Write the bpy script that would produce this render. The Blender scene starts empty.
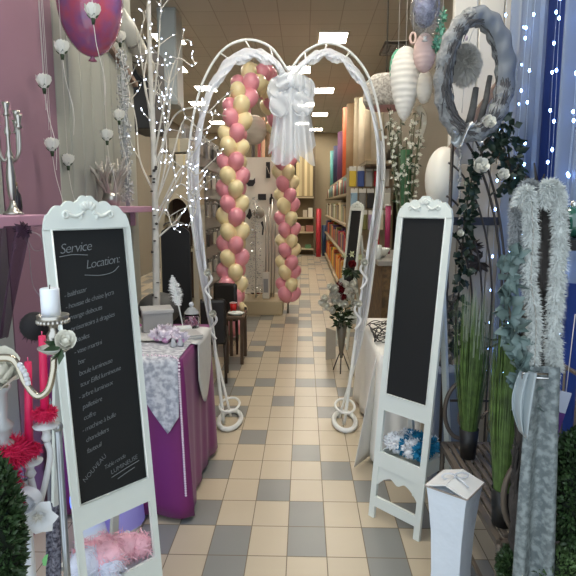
import bpy, bmesh, math, random
from mathutils import Vector, Matrix, Euler
random.seed(7)
S = bpy.context.scene
COL = S.collection
PI = math.pi
V = Vector
# ------------------------------------------------------------------ camera
F_PX, CAM_H = 560.0, 1.4
TH = math.atan(83 / F_PX)
PS = math.atan(16 / F_PX * math.cos(TH))
cam = bpy.data.cameras.new('camera')
cam.sensor_width = 36.0
cam.lens = F_PX / 576 * 36.0
cam.clip_end = 200
cam_ob = bpy.data.objects.new('camera', cam)
COL.objects.link(cam_ob)
cam_ob.location = (0, 0, CAM_H)
cam_ob.rotation_euler = (PI / 2 - TH, 0, PS)
S.camera = cam_ob
FW = V((-math.sin(PS) * math.cos(TH), math.cos(PS) * math.cos(TH), -math.sin(TH)))
RT = V((math.cos(PS), math.sin(PS), 0))
UP = RT.cross(FW)


def ray(px, py):
    return FW + RT * ((px - 288) / F_PX) + UP * ((288 - py) / F_PX)


def at(px, py, y):                      # the point at distance y down the shop that the photo shows at px, py
    d = ray(px, py)
    return V((0, 0, CAM_H)) + d * (y / d.y)


def gz(px, py, z=0.0):                  # the same on a level plane
    d = ray(px, py)
    return V((0, 0, CAM_H)) + d * ((z - CAM_H) / d.z)


# ------------------------------------------------------------------ materials
def lin(c):
    return tuple(((x / 255) / 12.92 if x / 255 <= 0.04045 else ((x / 255 + 0.055) / 1.055) ** 2.4) for x in c)


MATS = {}


def mat(name, c, rough=0.6, metal=0.0, alpha=1.0, emit=0.0, trans=0.0, bump=0.0, bscale=60.0, var=0.0, vscale=8.0,
        sheen=0.0, ecol=None, sub=0.0, c2=None, coat=0.0):
    if name in MATS:
        return MATS[name]
    m = bpy.data.materials.new(name)
    m.use_nodes = True
    nt = m.node_tree
    b = nt.nodes['Principled BSDF']
    col = (*lin(c), 1)
    b.inputs['Base Color'].default_value = col
    b.inputs['Roughness'].default_value = rough
    b.inputs['Metallic'].default_value = metal
    b.inputs['Alpha'].default_value = alpha
    b.inputs['Transmission Weight'].default_value = trans
    b.inputs['Coat Weight'].default_value = coat
    if sheen:
        b.inputs['Sheen Weight'].default_value = sheen
    if sub:
        b.inputs['Subsurface Weight'].default_value = sub
        b.inputs['Subsurface Radius'].default_value = (0.02, 0.015, 0.01)
    if emit:
        b.inputs['Emission Color'].default_value = (*lin(ecol or c), 1)
        b.inputs['Emission Strength'].default_value = emit
    if var or c2 or bump:
        tc = nt.nodes.new('ShaderNodeTexCoord')
    if var or c2:
        n = nt.nodes.new('ShaderNodeTexNoise')
        n.inputs['Scale'].default_value = vscale
        n.inputs['Detail'].default_value = 4
        nt.links.new(tc.outputs['Object'], n.inputs['Vector'])
        r = nt.nodes.new('ShaderNodeValToRGB')
        r.color_ramp.elements[0].position = 0.35
        r.color_ramp.elements[1].position = 0.65
        r.color_ramp.elements[0].color = (*lin(c2), 1) if c2 else tuple(x * (1 - var) for x in col[:3]) + (1,)
        r.color_ramp.elements[1].color = col
        nt.links.new(n.outputs['Fac'], r.inputs['Fac'])
        nt.links.new(r.outputs['Color'], b.inputs['Base Color'])
    if bump:
        n2 = nt.nodes.new('ShaderNodeTexNoise')
        n2.inputs['Scale'].default_value = bscale
        nt.links.new(tc.outputs['Object'], n2.inputs['Vector'])
        bp = nt.nodes.new('ShaderNodeBump')
        bp.inputs['Strength'].default_value = bump
        bp.inputs['Distance'].default_value = 0.01
        nt.links.new(n2.outputs['Fac'], bp.inputs['Height'])
        nt.links.new(bp.outputs['Normal'], b.inputs['Normal'])
    MATS[name] = m
    return m


def lace_mat(name, c, c2, scale=70.0, lo=0.25, hi=1.0, rough=0.7):
    """A fabric whose weave opens and closes: noise drives both tone and alpha."""
    if name in MATS:
        return MATS[name]
    m = bpy.data.materials.new(name)
    m.use_nodes = True
    nt = m.node_tree
    b = nt.nodes['Principled BSDF']
    b.inputs['Roughness'].default_value = rough
    tc = nt.nodes.new('ShaderNodeTexCoord')
    n = nt.nodes.new('ShaderNodeTexNoise')
    n.inputs['Scale'].default_value = scale
    n.inputs['Detail'].default_value = 6
    nt.links.new(tc.outputs['Object'], n.inputs['Vector'])
    r = nt.nodes.new('ShaderNodeValToRGB')
    r.color_ramp.elements[0].position = 0.4
    r.color_ramp.elements[1].position = 0.6
    r.color_ramp.elements[0].color = (*lin(c2), 1)
    r.color_ramp.elements[1].color = (*lin(c), 1)
    nt.links.new(n.outputs['Fac'], r.inputs['Fac'])
    nt.links.new(r.outputs['Color'], b.inputs['Base Color'])
    mp = nt.nodes.new('ShaderNodeMapRange')
    mp.inputs['From Min'].default_value = 0.4
    mp.inputs['From Max'].default_value = 0.6
    mp.inputs['To Min'].default_value = lo
    mp.inputs['To Max'].default_value = hi
    nt.links.new(n.outputs['Fac'], mp.inputs['Value'])
    nt.links.new(mp.outputs['Result'], b.inputs['Alpha'])
    MATS[name] = m
    return m


# ------------------------------------------------------------------ mesh builder (world coordinates)
class MB:
    def __init__(self):
        self.bm = bmesh.new()
        self.mi = 0

    def face(self, pts):
        f = self.bm.faces.new([self.bm.verts.new(p) for p in pts])
        f.material_index = self.mi
        return f

    def box(self, c, s, rz=0.0, M=None, bev=0.0):
        c = V(c)
        R = M.to_3x3() if M is not None else Matrix.Rotation(rz, 3, 'Z')
        vs = [self.bm.verts.new(c + R @ V((x * s[0] / 2, y * s[1] / 2, z * s[2] / 2))) for x in (-1, 1) for y in (-1, 1) for z in (-1, 1)]
        fs = []
        for q in ((0, 1, 3, 2), (4, 6, 7, 5), (0, 4, 5, 1), (2, 3, 7, 6), (0, 2, 6, 4), (1, 5, 7, 3)):
            f = self.bm.faces.new([vs[i] for i in q])
            f.material_index = self.mi
            fs.append(f)
        if bev:
            es = list({e for f in fs for e in f.edges})
            r = bmesh.ops.bevel(self.bm, geom=es, offset=bev, segments=2, affect='EDGES', profile=0.5)
            for f in r['faces']:
                f.material_index = self.mi
        return self

    def bar(self, a, b, w, d, side=None):
        """A square bar from a to b, w wide along side, d deep."""
        a, b = V(a), V(b)
        z = (b - a).normalized()
        x = V(side) if side is not None else (V((0, 0, 1)).cross(z) if abs(z.z) < 0.95 else V((1, 0, 0)))
        x = (x - z * x.dot(z)).normalized()
        y = z.cross(x)
        M = Matrix((x, y, z)).transposed()
        return self.box((a + b) / 2, (w, d, (b - a).length), M=M.to_4x4())

    def tube(self, pts, r, n=8, closed=False, caps=True, flat=None):
        pts = [V(p) for p in pts]
        N = len(pts)
        rs = list(r) if isinstance(r, (list, tuple)) else [r] * N
        rings = []
        prev = None
        for i, p in enumerate(pts):
            if closed:
                t = pts[(i + 1) % N] - pts[i - 1]
            else:
                t = pts[min(i + 1, N - 1)] - pts[max(i - 1, 0)]
            if t.length < 1e-9:
                t = V((0, 0, 1))
            t.normalize()
            if prev is None:
                x = t.orthogonal().normalized()
                if flat is not None:
                    x = (V(flat[0]) - t * V(flat[0]).dot(t)).normalized()
            else:
                x = prev - t * prev.dot(t)
                x = x.normalized() if x.length > 1e-6 else t.orthogonal().normalized()
            prev = x
            y = t.cross(x)
            fy = flat[1] if flat is not None else 1.0
            rings.append([self.bm.verts.new(p + (x * math.cos(2 * PI * k / n) + y * math.sin(2 * PI * k / n) * fy) * rs[i]) for k in range(n)])
        M = N if closed else N - 1
        for i in range(M):
            a, b = rings[i], rings[(i + 1) % N]
            for k in range(n):
                f = self.bm.faces.new((a[k], a[(k + 1) % n], b[(k + 1) % n], b[k]))
                f.material_index = self.mi
                f.smooth = True
        if caps and not closed and n > 2:
            for ring in (rings[0][::-1], rings[-1]):
                f = self.bm.faces.new(ring)
                f.material_index = self.mi
        return self

    def ell(self, c, r, seg=16, rings=10, M=None, egg=0.0):
        c = V(c)
        if not isinstance(r, (list, tuple)):
            r = (r, r, r)
        R = M.to_3x3() if M is not None else Matrix.Identity(3)
        def pt(i, k):
            ph = PI * i / rings
            z = math.cos(ph)
            w = math.sin(ph) * (1 + egg * z)
            a = 2 * PI * k / seg
            return c + R @ V((r[0] * w * math.cos(a), r[1] * w * math.sin(a), r[2] * z))
        top, bot = self.bm.verts.new(pt(0, 0)), self.bm.verts.new(pt(rings, 0))
        rr = [[self.bm.verts.new(pt(i, k)) for k in range(seg)] for i in range(1, rings)]
        for k in range(seg):
            k2 = (k + 1) % seg
            fs = [self.bm.faces.new((top, rr[0][k], rr[0][k2])), self.bm.faces.new((bot, rr[-1][k2], rr[-1][k]))]
            for i in range(len(rr) - 1):
                fs.append(self.bm.faces.new((rr[i][k], rr[i + 1][k], rr[i + 1][k2], rr[i][k2])))
            for f in fs:
                f.material_index = self.mi
                f.smooth = True
        return self

    def lathe(self, prof, c=(0, 0, 0), n=20, M=None, sx=1.0, sy=1.0):
        c = V(c)
        R = M.to_3x3() if M is not None else Matrix.Identity(3)
        rings = []
        for r, z in prof:
            if r < 1e-6:
                rings.append([self.bm.verts.new(c + R @ V((0, 0, z)))])
            else:
                rings.append([self.bm.verts.new(c + R @ V((r * sx * math.cos(2 * PI * k / n), r * sy * math.sin(2 * PI * k / n), z))) for k in range(n)])
        for a, b in zip(rings, rings[1:]):
            for k in range(n):
                k2 = (k + 1) % n
                if len(a) == 1 and len(b) == 1:
                    continue
                if len(a) == 1:
                    q = (a[0], b[k2], b[k])
                elif len(b) == 1:
                    q = (a[k], a[k2], b[0])
                else:
                    q = (a[k], a[k2], b[k2], b[k])
                f = self.bm.faces.new(q)
                f.material_index = self.mi
                f.smooth = True
        return self

    def prism(self, poly, d, M):
        """poly in the local XZ plane of M, thick along local y from 0 to d."""
        a = [self.bm.verts.new(M @ V((x, 0, z))) for x, z in poly]
        b = [self.bm.verts.new(M @ V((x, d, z))) for x, z in poly]
        fs = [self.bm.faces.new(a), self.bm.faces.new(b[::-1])]
        n = len(a)
        for i in range(n):
            fs.append(self.bm.faces.new((a[i], b[i], b[(i + 1) % n], a[(i + 1) % n])))
        for f in fs:
            f.material_index = self.mi
        return self

    def grid(self, fn, nu, nv, smooth=True):
        vs = [[self.bm.verts.new(fn(i / nu, j / nv)) for j in range(nv + 1)] for i in range(nu + 1)]
        for i in range(nu):
            for j in range(nv):
                f = self.bm.faces.new((vs[i][j], vs[i + 1][j], vs[i + 1][j + 1], vs[i][j + 1]))
                f.material_index = self.mi
                f.smooth = smooth
        return self

    def leaf(self, p, d, L, W, nrm=None, fold=0.25, droop=0.0):
        p, d = V(p), V(d).normalized()
        n = V(nrm) if nrm is not None else V((random.uniform(-1, 1), random.uniform(-1, 1), random.uniform(-.2, 1)))
        s = d.cross(n)
        if s.length < 1e-4:
            s = d.orthogonal()
        s.normalize()
        n = s.cross(d).normalized()
        bm = self.bm
        dz = V((0, 0, -droop * L))
        base, tip = bm.verts.new(p), bm.verts.new(p + d * L + dz)
        mid = bm.verts.new(p + d * L * .5 + n * fold * W + dz * .3)
        l = bm.verts.new(p + d * L * .45 + s * W / 2 + dz * .3)
        r = bm.verts.new(p + d * L * .45 - s * W / 2 + dz * .3)
        for q in ((base, mid, l), (base, r, mid), (mid, tip, l), (mid, r, tip)):
            f = bm.faces.new(q)
            f.material_index = self.mi
            f.smooth = True
        return self

    def hair(self, p, d, L, w):
        p, d = V(p), V(d).normalized()
        s = d.orthogonal().normalized() * w / 2
        s = Matrix.Rotation(random.uniform(0, 2 * PI), 3, d) @ s
        m = p + d * L * .55 + V((0, 0, -L * .08))
        e = p + d * L + V((0, 0, -L * .22))
        f = self.bm.faces.new([self.bm.verts.new(x) for x in (p - s, p + s, m + s * .7, m - s * .7)])
        f.material_index = self.mi
        f = self.bm.faces.new([self.bm.verts.new(x) for x in (m - s * .7, m + s * .7, e)])
        f.material_index = self.mi
        return self

    def fur(self, pts, r, count, L, w=0.004, core=True):
        """A feather boa: a core tube with strands all round it."""
        pts = [V(p) for p in pts]
        rs = r if isinstance(r, (list, tuple)) else [r] * len(pts)
        if core:
            self.tube(pts, [x * .6 for x in rs], 8)
        for _ in range(count):
            t = random.uniform(0, len(pts) - 1.001)
            i = int(t)
            p = pts[i].lerp(pts[i + 1], t - i)
            rr = rs[i] + (rs[i + 1] - rs[i]) * (t - i)
            ax = (pts[i + 1] - pts[i]).normalized()
            o = ax.orthogonal().normalized()
            o = Matrix.Rotation(random.uniform(0, 2 * PI), 3, ax) @ o
            d = o + ax * random.uniform(-1.2, 1.2) + V((random.uniform(-.5, .5), random.uniform(-.5, .5), random.uniform(-.5, .5)))
            self.hair(p + o * rr * .45, d, L * random.uniform(.6, 1.2), w)
        return self

    def rose(self, c, r, M=None, petals=(4, 5, 6)):
        c = V(c)
        R = M.to_3x3() if M is not None else Matrix.Identity(3)
        self.ell(c + R @ V((0, 0, r * .25)), (r * .35, r * .35, r * .5), 8, 6, M=R.to_4x4())
        for li, n in enumerate(petals):
            rad = r * (.30 + .17 * li)
            hgt = r * (1.15 - .08 * li)
            flare = .05 + .12 * li
            off = random.uniform(0, 2)
            for k in range(n):
                a0 = 2 * PI * k / n + off
                span = 2 * PI / n * 1.35
                def fn(u, v, a0=a0, span=span):
                    a = a0 + (u - .5) * span
                    e = 1 - (2 * u - 1) ** 2 * .35
                    h = v * e
                    q = rad * (.35 + .65 * math.sin(min(v * 1.9, PI / 2))) + flare * rad * v ** 3
                    return c + R @ V((q * math.cos(a), q * math.sin(a), -r * .35 + hgt * 1.35 * h))
                self.grid(fn, 4, 4)
        return self

    def mesh(self, name, mats, smooth=None):
        me = bpy.data.meshes.new(name)
        self.bm.normal_update()
        self.bm.to_mesh(me)
        self.bm.free()
        for m in (mats if isinstance(mats, (list, tuple)) else [mats]):
            me.materials.append(m)
        if smooth is not None:
            me.polygons.foreach_set('use_smooth', [smooth] * len(me.polygons))
        return me


def root_of(o):
    while o.parent is not None:
        o = o.parent
    return o


def tag(o, label=None, cat=None, group=None, kind=None):
    for k, v in (('label', label), ('category', cat), ('group', group), ('kind', kind)):
        if v:
            o[k] = v
    return o


def thing(name, label, cat, loc=(0, 0, 0), rz=0.0, group=None):
    o = bpy.data.objects.new(name, None)
    o.empty_display_size = 0.05
    COL.objects.link(o)
    o.location = loc
    o.rotation_euler = (0, 0, rz)
    return tag(o, label, cat, group)


def wm(root):
    return Matrix.LocRotScale(root.location, root.rotation_euler, root.scale)


def part(name, mb, mats, parent, smooth=None, label=None, solid=0.0, local=False, kind=None):
    """A mesh child of parent; its builder's coordinates are the world's unless local."""
    if not local:
        mb.bm.transform(wm(root_of(parent)).inverted())
    o = bpy.data.objects.new(name, mb.mesh(name, mats, smooth))
    COL.objects.link(o)
    o.parent = parent
    if solid:
        md = o.modifiers.new('thickness', 'SOLIDIFY')
        md.thickness = solid
        md.offset = 0
    return tag(o, label, None, None, kind)


def one(name, mb, mats, label=None, cat=None, group=None, kind=None, smooth=None, solid=0.0):
    """A thing that is one mesh; its origin goes to the middle of its base."""
    xs = [v.co for v in mb.bm.verts]
    lo = V([min(p[i] for p in xs) for i in range(3)])
    hi = V([max(p[i] for p in xs) for i in range(3)])
    c = V(((lo.x + hi.x) / 2, (lo.y + hi.y) / 2, lo.z))
    mb.bm.transform(Matrix.Translation(-c))
    o = bpy.data.objects.new(name, mb.mesh(name, mats, smooth))
    COL.objects.link(o)
    o.location = c
    if solid:
        md = o.modifiers.new('thickness', 'SOLIDIFY')
        md.thickness = solid
        md.offset = 0
    return tag(o, label, cat, group, kind)


def piece(name, me, parent, M, label=None):
    """A child that shares mesh data, placed by a world matrix."""
    o = bpy.data.objects.new(name, me)
    COL.objects.link(o)
    o.parent = parent
    o.matrix_local = wm(root_of(parent)).inverted() @ M
    return tag(o, label)


def kids(o):
    return [c for c in bpy.data.objects if c.parent == o]


def dup(o, loc=None, rz=None, label=None, group=None, scale=None, parent=None):
    c = o.copy()
    COL.objects.link(c)
    if parent is not None:
        c.parent = parent
    if loc is not None:
        c.location = loc
    if rz is not None:
        c.rotation_euler = (0, 0, rz)
    if scale is not None:
        c.scale = scale if isinstance(scale, (tuple, list)) else (scale,) * 3
    tag(c, label, None, group)
    for k in kids(o):
        dup(k, parent=c)
    return c


def spline(pts, n=8):
    """Catmull-Rom through pts."""
    pts = [V(p) for p in pts]
    P = [pts[0] * 2 - pts[1]] + pts + [pts[-1] * 2 - pts[-2]]
    out = []
    for i in range(1, len(P) - 2):
        a, b, c, d = P[i - 1:i + 3]
        for k in range(n):
            t = k / n
            out.append(.5 * ((2 * b) + (c - a) * t + (2 * a - 5 * b + 4 * c - d) * t * t + (3 * b - a - 3 * c + d) * t ** 3))
    out.append(pts[-1])
    return out


def text_mesh(mb, txt, size, M, shear=0.25, thin=-0.006, spread=0.9, depth=0.0):
    cu = bpy.data.curves.new('writing', 'FONT')
    cu.body = txt
    cu.size = size
    cu.shear = shear
    cu.space_character = spread
    cu.offset = thin * size * 10 / 10
    cu.extrude = depth
    cu.resolution_u = 3
    ob = bpy.data.objects.new('writing', cu)
    COL.objects.link(ob)
    dg = bpy.context.evaluated_depsgraph_get()
    dg.update()
    me = bpy.data.meshes.new_from_object(ob.evaluated_get(dg))
    w = max([v.co.x for v in me.vertices], default=0)
    me.transform(M)
    mb.bm.from_mesh(me)
    bpy.data.meshes.remove(me)
    bpy.data.objects.remove(ob)
    bpy.data.curves.remove(cu)
    return w


# common materials
WHITE = mat('white_paint', (226, 230, 226), .45)
WHITE2 = mat('white_board_paint', (222, 228, 222), .5, var=.04)
CHROME = mat('chrome', (200, 200, 200), .18, 1.0)
SILVER = mat('silver', (176, 172, 165), .3, 1.0)
BLACK = mat('black', (18, 18, 19), .45)
SLATE = mat('chalkboard_black', (14, 17, 19), .75, var=.2, vscale=5)
CHALK = mat('chalk', (116, 121, 124), .9)
PETAL = mat('white_petal', (232, 230, 220), .6)
GREEN = mat('leaf_green', (44, 66, 36), .5, var=.35, vscale=20)
DKGREEN = mat('ivy_green', (33, 52, 38), .45, var=.4, vscale=25)
STEM = mat('stem_brown', (62, 54, 44), .7)
TULLE = mat('white_tulle', (236, 238, 240), .7, alpha=.62)
TULLE_S = mat('white_tulle_sheer', (236, 238, 240), .7, alpha=.38)
PINK = mat('balloon_pink', (238, 160, 176), .28, sub=.15, coat=.3)
CREAM = mat('balloon_cream', (246, 230, 184), .28, sub=.15, coat=.3)
LED = mat('led', (214, 228, 255), .3, emit=14.0)
STRING = mat('white_string', (214, 210, 205), .7)
WOOD = mat('brown_wood', (92, 70, 52), .5, var=.3, vscale=12)
TAUPE = mat('taupe_boards', (180, 168, 148), .6, var=.12, vscale=6)
IRON = mat('brown_iron', (66, 60, 56), .5, .4)
# ------------------------------------------------------------------ the shop: floor, walls, ceiling
CEIL = 3.42
XL, XR, YB, Y0 = -3.2, 1.28, 16.4, -0.4
TW, TD = 0.1605, 0.2124
org = gz(286.9, 556.3)
TILE_A = mat('beige_tile', (192, 178, 154), .32, var=.10, vscale=1.5)
TILE_B = mat('grey_tile', (134, 134, 130), .32, var=.12, vscale=1.5)
GROUT = mat('grout', (120, 108, 92), .8)
grey = {(-2, 0), (0, 0), (2, 0), (-3, 1), (0, 1), (-1, 2), (-3, 3), (1, 3), (0, 4), (-2, 5), (-3, 7), (1, 7), (-1, 8), (-3, 9), (2, 9),
        (-2, 10), (0, 10), (1, 10), (-1, 13), (0, 13), (3, 3), (2, 2), (3, 1), (-4, 12), (-3, 14), (-2, 15), (1, 15), (1, 17)}
mb = MB()
mb.box(((XL + XR) / 2, (YB + Y0) / 2, -.05), (XR - XL, YB - Y0, .098))
rnd = random.Random(5)
for i in range(math.floor((XL - org.x) / TW), math.ceil((XR - org.x) / TW)):
    for j in range(math.floor((Y0 - org.y) / TD), math.ceil((YB - org.y) / TD)):
        x0, x1 = max(org.x + i * TW, XL) + .002, min(org.x + (i + 1) * TW, XR) - .002
        y0, y1 = max(org.y + j * TD, Y0) + .0025, min(org.y + (j + 1) * TD, YB) - .0025
        if x1 <= x0 or y1 <= y0:
            continue
        g = (i, j) in grey if (-4 < i < 4 and 0 <= j < 16) else rnd.random() < .27
        mb.mi = 2 if g else 1
        mb.face([(x0, y0, 0), (x1, y0, 0), (x1, y1, 0), (x0, y1, 0)])
fl = one('floor', mb, [GROUT, TILE_A, TILE_B], kind='structure')

m = mat('ceiling_panel', (176, 168, 152), .8)
nt = m.node_tree
tc = nt.nodes.new('ShaderNodeTexCoord')
br = nt.nodes.new('ShaderNodeTexBrick')
br.offset = 0
br.inputs['Scale'].default_value = 1
br.inputs['Brick Width'].default_value = .34
br.inputs['Row Height'].default_value = .45
br.inputs['Mortar Size'].default_value = .006
br.inputs['Color1'].default_value = (*lin((192, 188, 178)), 1)
br.inputs['Color2'].default_value = (*lin((188, 184, 174)), 1)
br.inputs['Mortar'].default_value = (*lin((164, 158, 146)), 1)
nt.links.new(tc.outputs['Object'], br.inputs['Vector'])
nt.links.new(br.outputs['Color'], nt.nodes['Principled BSDF'].inputs['Base Color'])
mb = MB().box(((XL + XR) / 2, (YB + 0.6) / 2, CEIL + .05), (XR - XL, YB - .6, .1))
one('ceiling', mb, m, kind='structure')
WALLM = mat('wall_cream', (132, 124, 110), .8, var=.05, vscale=2)
mb = MB().box((XL - .05, (YB + Y0) / 2, CEIL / 2), (.1, YB - Y0, CEIL))
one('wall_left', mb, WALLM, kind='structure')
mb = MB().box((XR + .05, (YB + Y0) / 2, CEIL / 2), (.1, YB - Y0, CEIL))
one('wall_right', mb, WALLM, kind='structure')
mb = MB().box(((XL + XR) / 2, YB + .05, CEIL / 2), (XR - XL, .1, CEIL))
one('wall_back', mb, mat('wall_khaki', (168, 152, 124), .8), kind='structure')
# near left: mauve panel, pale boards, a pale post
MAUVE = mat('mauve_paint', (142, 108, 124), .7, var=.06, vscale=3)
mb = MB().box((-1.225, 2.405, 1.5), (.15, .51, 3.0))
one('wall_left_mauve', mb, MAUVE, kind='structure')
mb = MB()
for k in range(8):
    y0 = 2.66 + k * .155
    mb.box((-1.225, y0 + .0775, 1.5), (.15, .149, 3.0), bev=.008)
one('wall_left_boards', mb, mat('pale_boards', (166, 168, 158), .6, var=.05, vscale=4), kind='structure')
mb = MB().box((-1.225, 1.9, 1.5), (.15, .48, 3.0))
one('wall_left_post', mb, mat('pale_grey_post', (150, 156, 150), .6), kind='structure')
mb = MB().bar((-1.14, 2.5, 2.52), (-1.14, 3.9, 2.2), .04, .03)
one('trim_left', mb, mat('brown_rail', (128, 106, 92), .6), kind='structure')
# white boarded panel behind the wreath (right)
mb = MB()
for k in range(4):
    mb.box((.80 + k * .125, 2.98, 1.5), (.121, .04, 3.0), bev=.006)
one('wall_right_white_boards', mb, mat('cream_boards', (214, 208, 196), .6, var=.03), kind='structure')
mb = MB().bar((.70, 2.92, 1.62), (1.2, 2.92, 2.34), .05, .03, side=(0, 1, 0))
one('trim_right', mb, mat('brown_rail', (128, 106, 92), .6), kind='structure')

# ------------------------------------------------------------------ ceiling lights
DIFF = mat('light_diffuser', (255, 248, 232), .5, emit=54.0, ecol=(255, 247, 232))
FRAME = mat('light_frame', (206, 200, 188), .5)
LP = [(169, 38, 'front light panel over the left side, above the lit twig tree'), (333, 37, 'largest light panel, above the right lobe of the heart arch'),
      (324, 90, 'second light panel of the right row'), (320, 114, 'third light panel of the right row'), (316, 129, 'farthest light panel of the right row'),
      (206, 88, 'light panel seen through the left lobe edge of the heart arch'), (199, 103, 'light panel just below the one at the arch edge on the left'),
      (174, 68, 'light panel just under the front left one, behind twigs'), (164, 121, 'small light panel seen among the twig tips'),
      (187, 129, 'small light panel far back above the left wall display'), (217, 122, 'far light panel beside the pink and cream balloon arch'),
      (299, 69, 'light panel partly hidden by the tulle bow'), (306, 104, 'light panel just right of the tulle bow'),
      (302, 123, 'far light panel half behind the lower tulle bow')]
fm = MB()
fm.mi = 0
for sx, sy, w, d in ((0, -.232, .36, .02), (0, .232, .36, .02), (-.175, 0, .02, .48), (.175, 0, .02, .48)):
    fm.box((sx, sy, -.008), (w, d, .016))
frame_me = fm.mesh('frame', FRAME)
dm = MB()
for k in range(4):
    dm.box((-.123 + k * .082, 0, -.006), (.078, .44, .008))
diff_me = dm.mesh('diffuser', DIFF)
NEAR = [(.28, 4.5, 'light panel above the right lobe of the heart arch, beyond the picture top'), (-.78, 4.5, 'light panel above the lit twig tree, beyond the picture top'),
        (.28, 2.2, 'light panel over the blank chalkboard, beyond the picture top'), (-.5, 2.2, 'light panel over the purple table, beyond the picture top')]
for px, py, lab in LP + NEAR:
    p = V((px, py, CEIL - .001)) if abs(px) < 2 else gz(px, py, CEIL - .001)
    t = thing('ceiling_light', 'square recessed ' + lab if len(lab.split()) < 13 else lab, 'light', p, 0, 'ceiling light panels')
    piece('frame', frame_me, t, Matrix.Translation(p))
    piece('diffuser', diff_me, t, Matrix.Translation(p))
p = gz(398, 47, CEIL - .001)
t = thing('louvred_light', 'louvred ceiling light grid above the green and white lanterns', 'light', p)
mb = MB()
for k in range(6):
    mb.box((p.x - .2 + k * .08, p.y, p.z - .02), (.012, .56, .035))
for k in range(6):
    mb.box((p.x, p.y - .27 + k * .108, p.z - .02), (.412, .014, .035))
part('louvre_grid', mb, mat('dark_louvre', (92, 84, 74), .4), t)
part('lamp_plate', MB().box((p.x, p.y, p.z - .004), (.4, .54, .004)), mat('dim_diffuser', (255, 248, 235), .5, emit=1.5), t)

# ------------------------------------------------------------------ far end of the shop
t = thing('wall_rack', 'dark rack of cream panels and boxes at the far end of the shop', 'rack', (-.4, 15.9, 0))
for x in (-1.1, -.4, .29):
    part('upright', MB().box((x, 15.9, 1.5), (.04, .36, 3.0)), mat('rack_brown', (112, 96, 74), .6), t)
for z in (.19, .66, 1.06, 1.63):
    part('shelf', MB().box((-.405, 15.9, z - .02), (1.35, .36, .035)), mat('shelf_cream', (206, 190, 156), .6), t)
part('back_panel', MB().box((-.405, 16.1, 1.5), (1.4, .03, 3.0)), mat('rack_back', (132, 114, 84), .7), t)
cols = [(216, 196, 150), (180, 158, 116), (226, 206, 160), (172, 150, 110), (206, 188, 146), (222, 202, 152)]
for k in range(6):
    x = .2 - k * .076
    mb = MB().box((x, 15.88, 2.22 + .02 * (k % 2)), (.085, .22, 1.14 + .04 * (k % 2)), bev=.006)
    one('folded_screen', mb, mat('screen_%d' % k, cols[k], .7), 'tall %s folded screen on the far rack, number %s from the red roll' % (['cream', 'tan', 'pale yellow', 'dark tan', 'sand', 'buff'][k], ['one', 'two', 'three', 'four', 'five', 'six'][k]),
        'screen', 'folded screens on the far rack')
for k, (x, w, h, z, c, lab) in enumerate(((.18, .12, .26, 1.06, (236, 226, 206), 'cream box stack on the far rack'), (.03, .12, .2, 1.06, (214, 200, 176), 'pale box beside the cream stack on the far rack'),
                                      (.16, .2, .17, .66, (176, 112, 98), 'dull red carton on the middle shelf of the far rack'), (-.08, .2, .15, .66, (196, 166, 136), 'tan carton on the middle shelf of the far rack'),
                                      (.12, .16, .1, .19, (96, 140, 100), 'green box on the lowest shelf of the far rack'))):
    one('carton', MB().box((x, 15.88, z + h / 2), (w, .24, h), bev=.006), mat('carton_%d' % k, c, .7), lab, 'box')
p = V((.40, 15.3, 0))
t = thing('red_roll', 'red upright roll standing at the far end of the aisle', 'roll', (p.x, p.y, 0))
part('roll_body', MB().tube([(p.x, p.y, 0), (p.x, p.y, 1.3)], .07, 14), mat('red_vinyl', (190, 50, 62), .4), t)
part('core', MB().tube([(p.x, p.y, 1.3), (p.x, p.y, 1.32)], .04, 12), mat('cardboard', (150, 122, 90), .8), t)
one('blue_bin', MB().lathe([(.0, 0), (.05, 0), (.07, .85), (.06, .85), (.045, .03), (0, .03)], (.56, 15.6, 0), 16), mat('navy_plastic', (44, 66, 96), .5), 'dark blue bin behind the red upright roll', 'bin')

# shelving on the right of the aisle
SHM = mat('shelf_metal', (150, 134, 106), .5)
UPM = mat('upright_metal', (96, 84, 68), .5)
XF, XBK = .56, 1.05
bays = [(7.6, 9.5), (9.5, 11.4), (11.4, 13.3), (13.3, 15.2)]
ordn = ['nearest', 'second', 'third', 'farthest']
zs = [.12, .7, 1.14, 1.56]
lvl = ['bottom', 'lower middle', 'upper middle', 'top']
pal = [[('orange', (226, 120, 40)), ('red', (186, 40, 40)), ('yellow', (226, 180, 60)), ('brick red', (170, 70, 50)), ('gold', (214, 160, 70)), ('olive', (120, 116, 60))],
       [('orange', (230, 120, 46)), ('dark blue', (50, 60, 100)), ('crimson', (176, 34, 44)), ('olive', (110, 112, 60)), ('tan', (180, 150, 106)), ('violet', (92, 70, 110))],
       [('cream', (214, 200, 168)), ('tan', (176, 152, 112)), ('grey', (140, 136, 128)), ('pale green', (150, 160, 120)), ('white', (222, 218, 206)), ('brown', (110, 86, 60))],
       [('teal', (90, 130, 124)), ('rust', (140, 66, 50)), ('grey green', (110, 124, 112)), ('dark red', (122, 50, 50)), ('cream', (206, 190, 156)), ('slate', (86, 96, 104))]]
rnd = random.Random(11)
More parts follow.
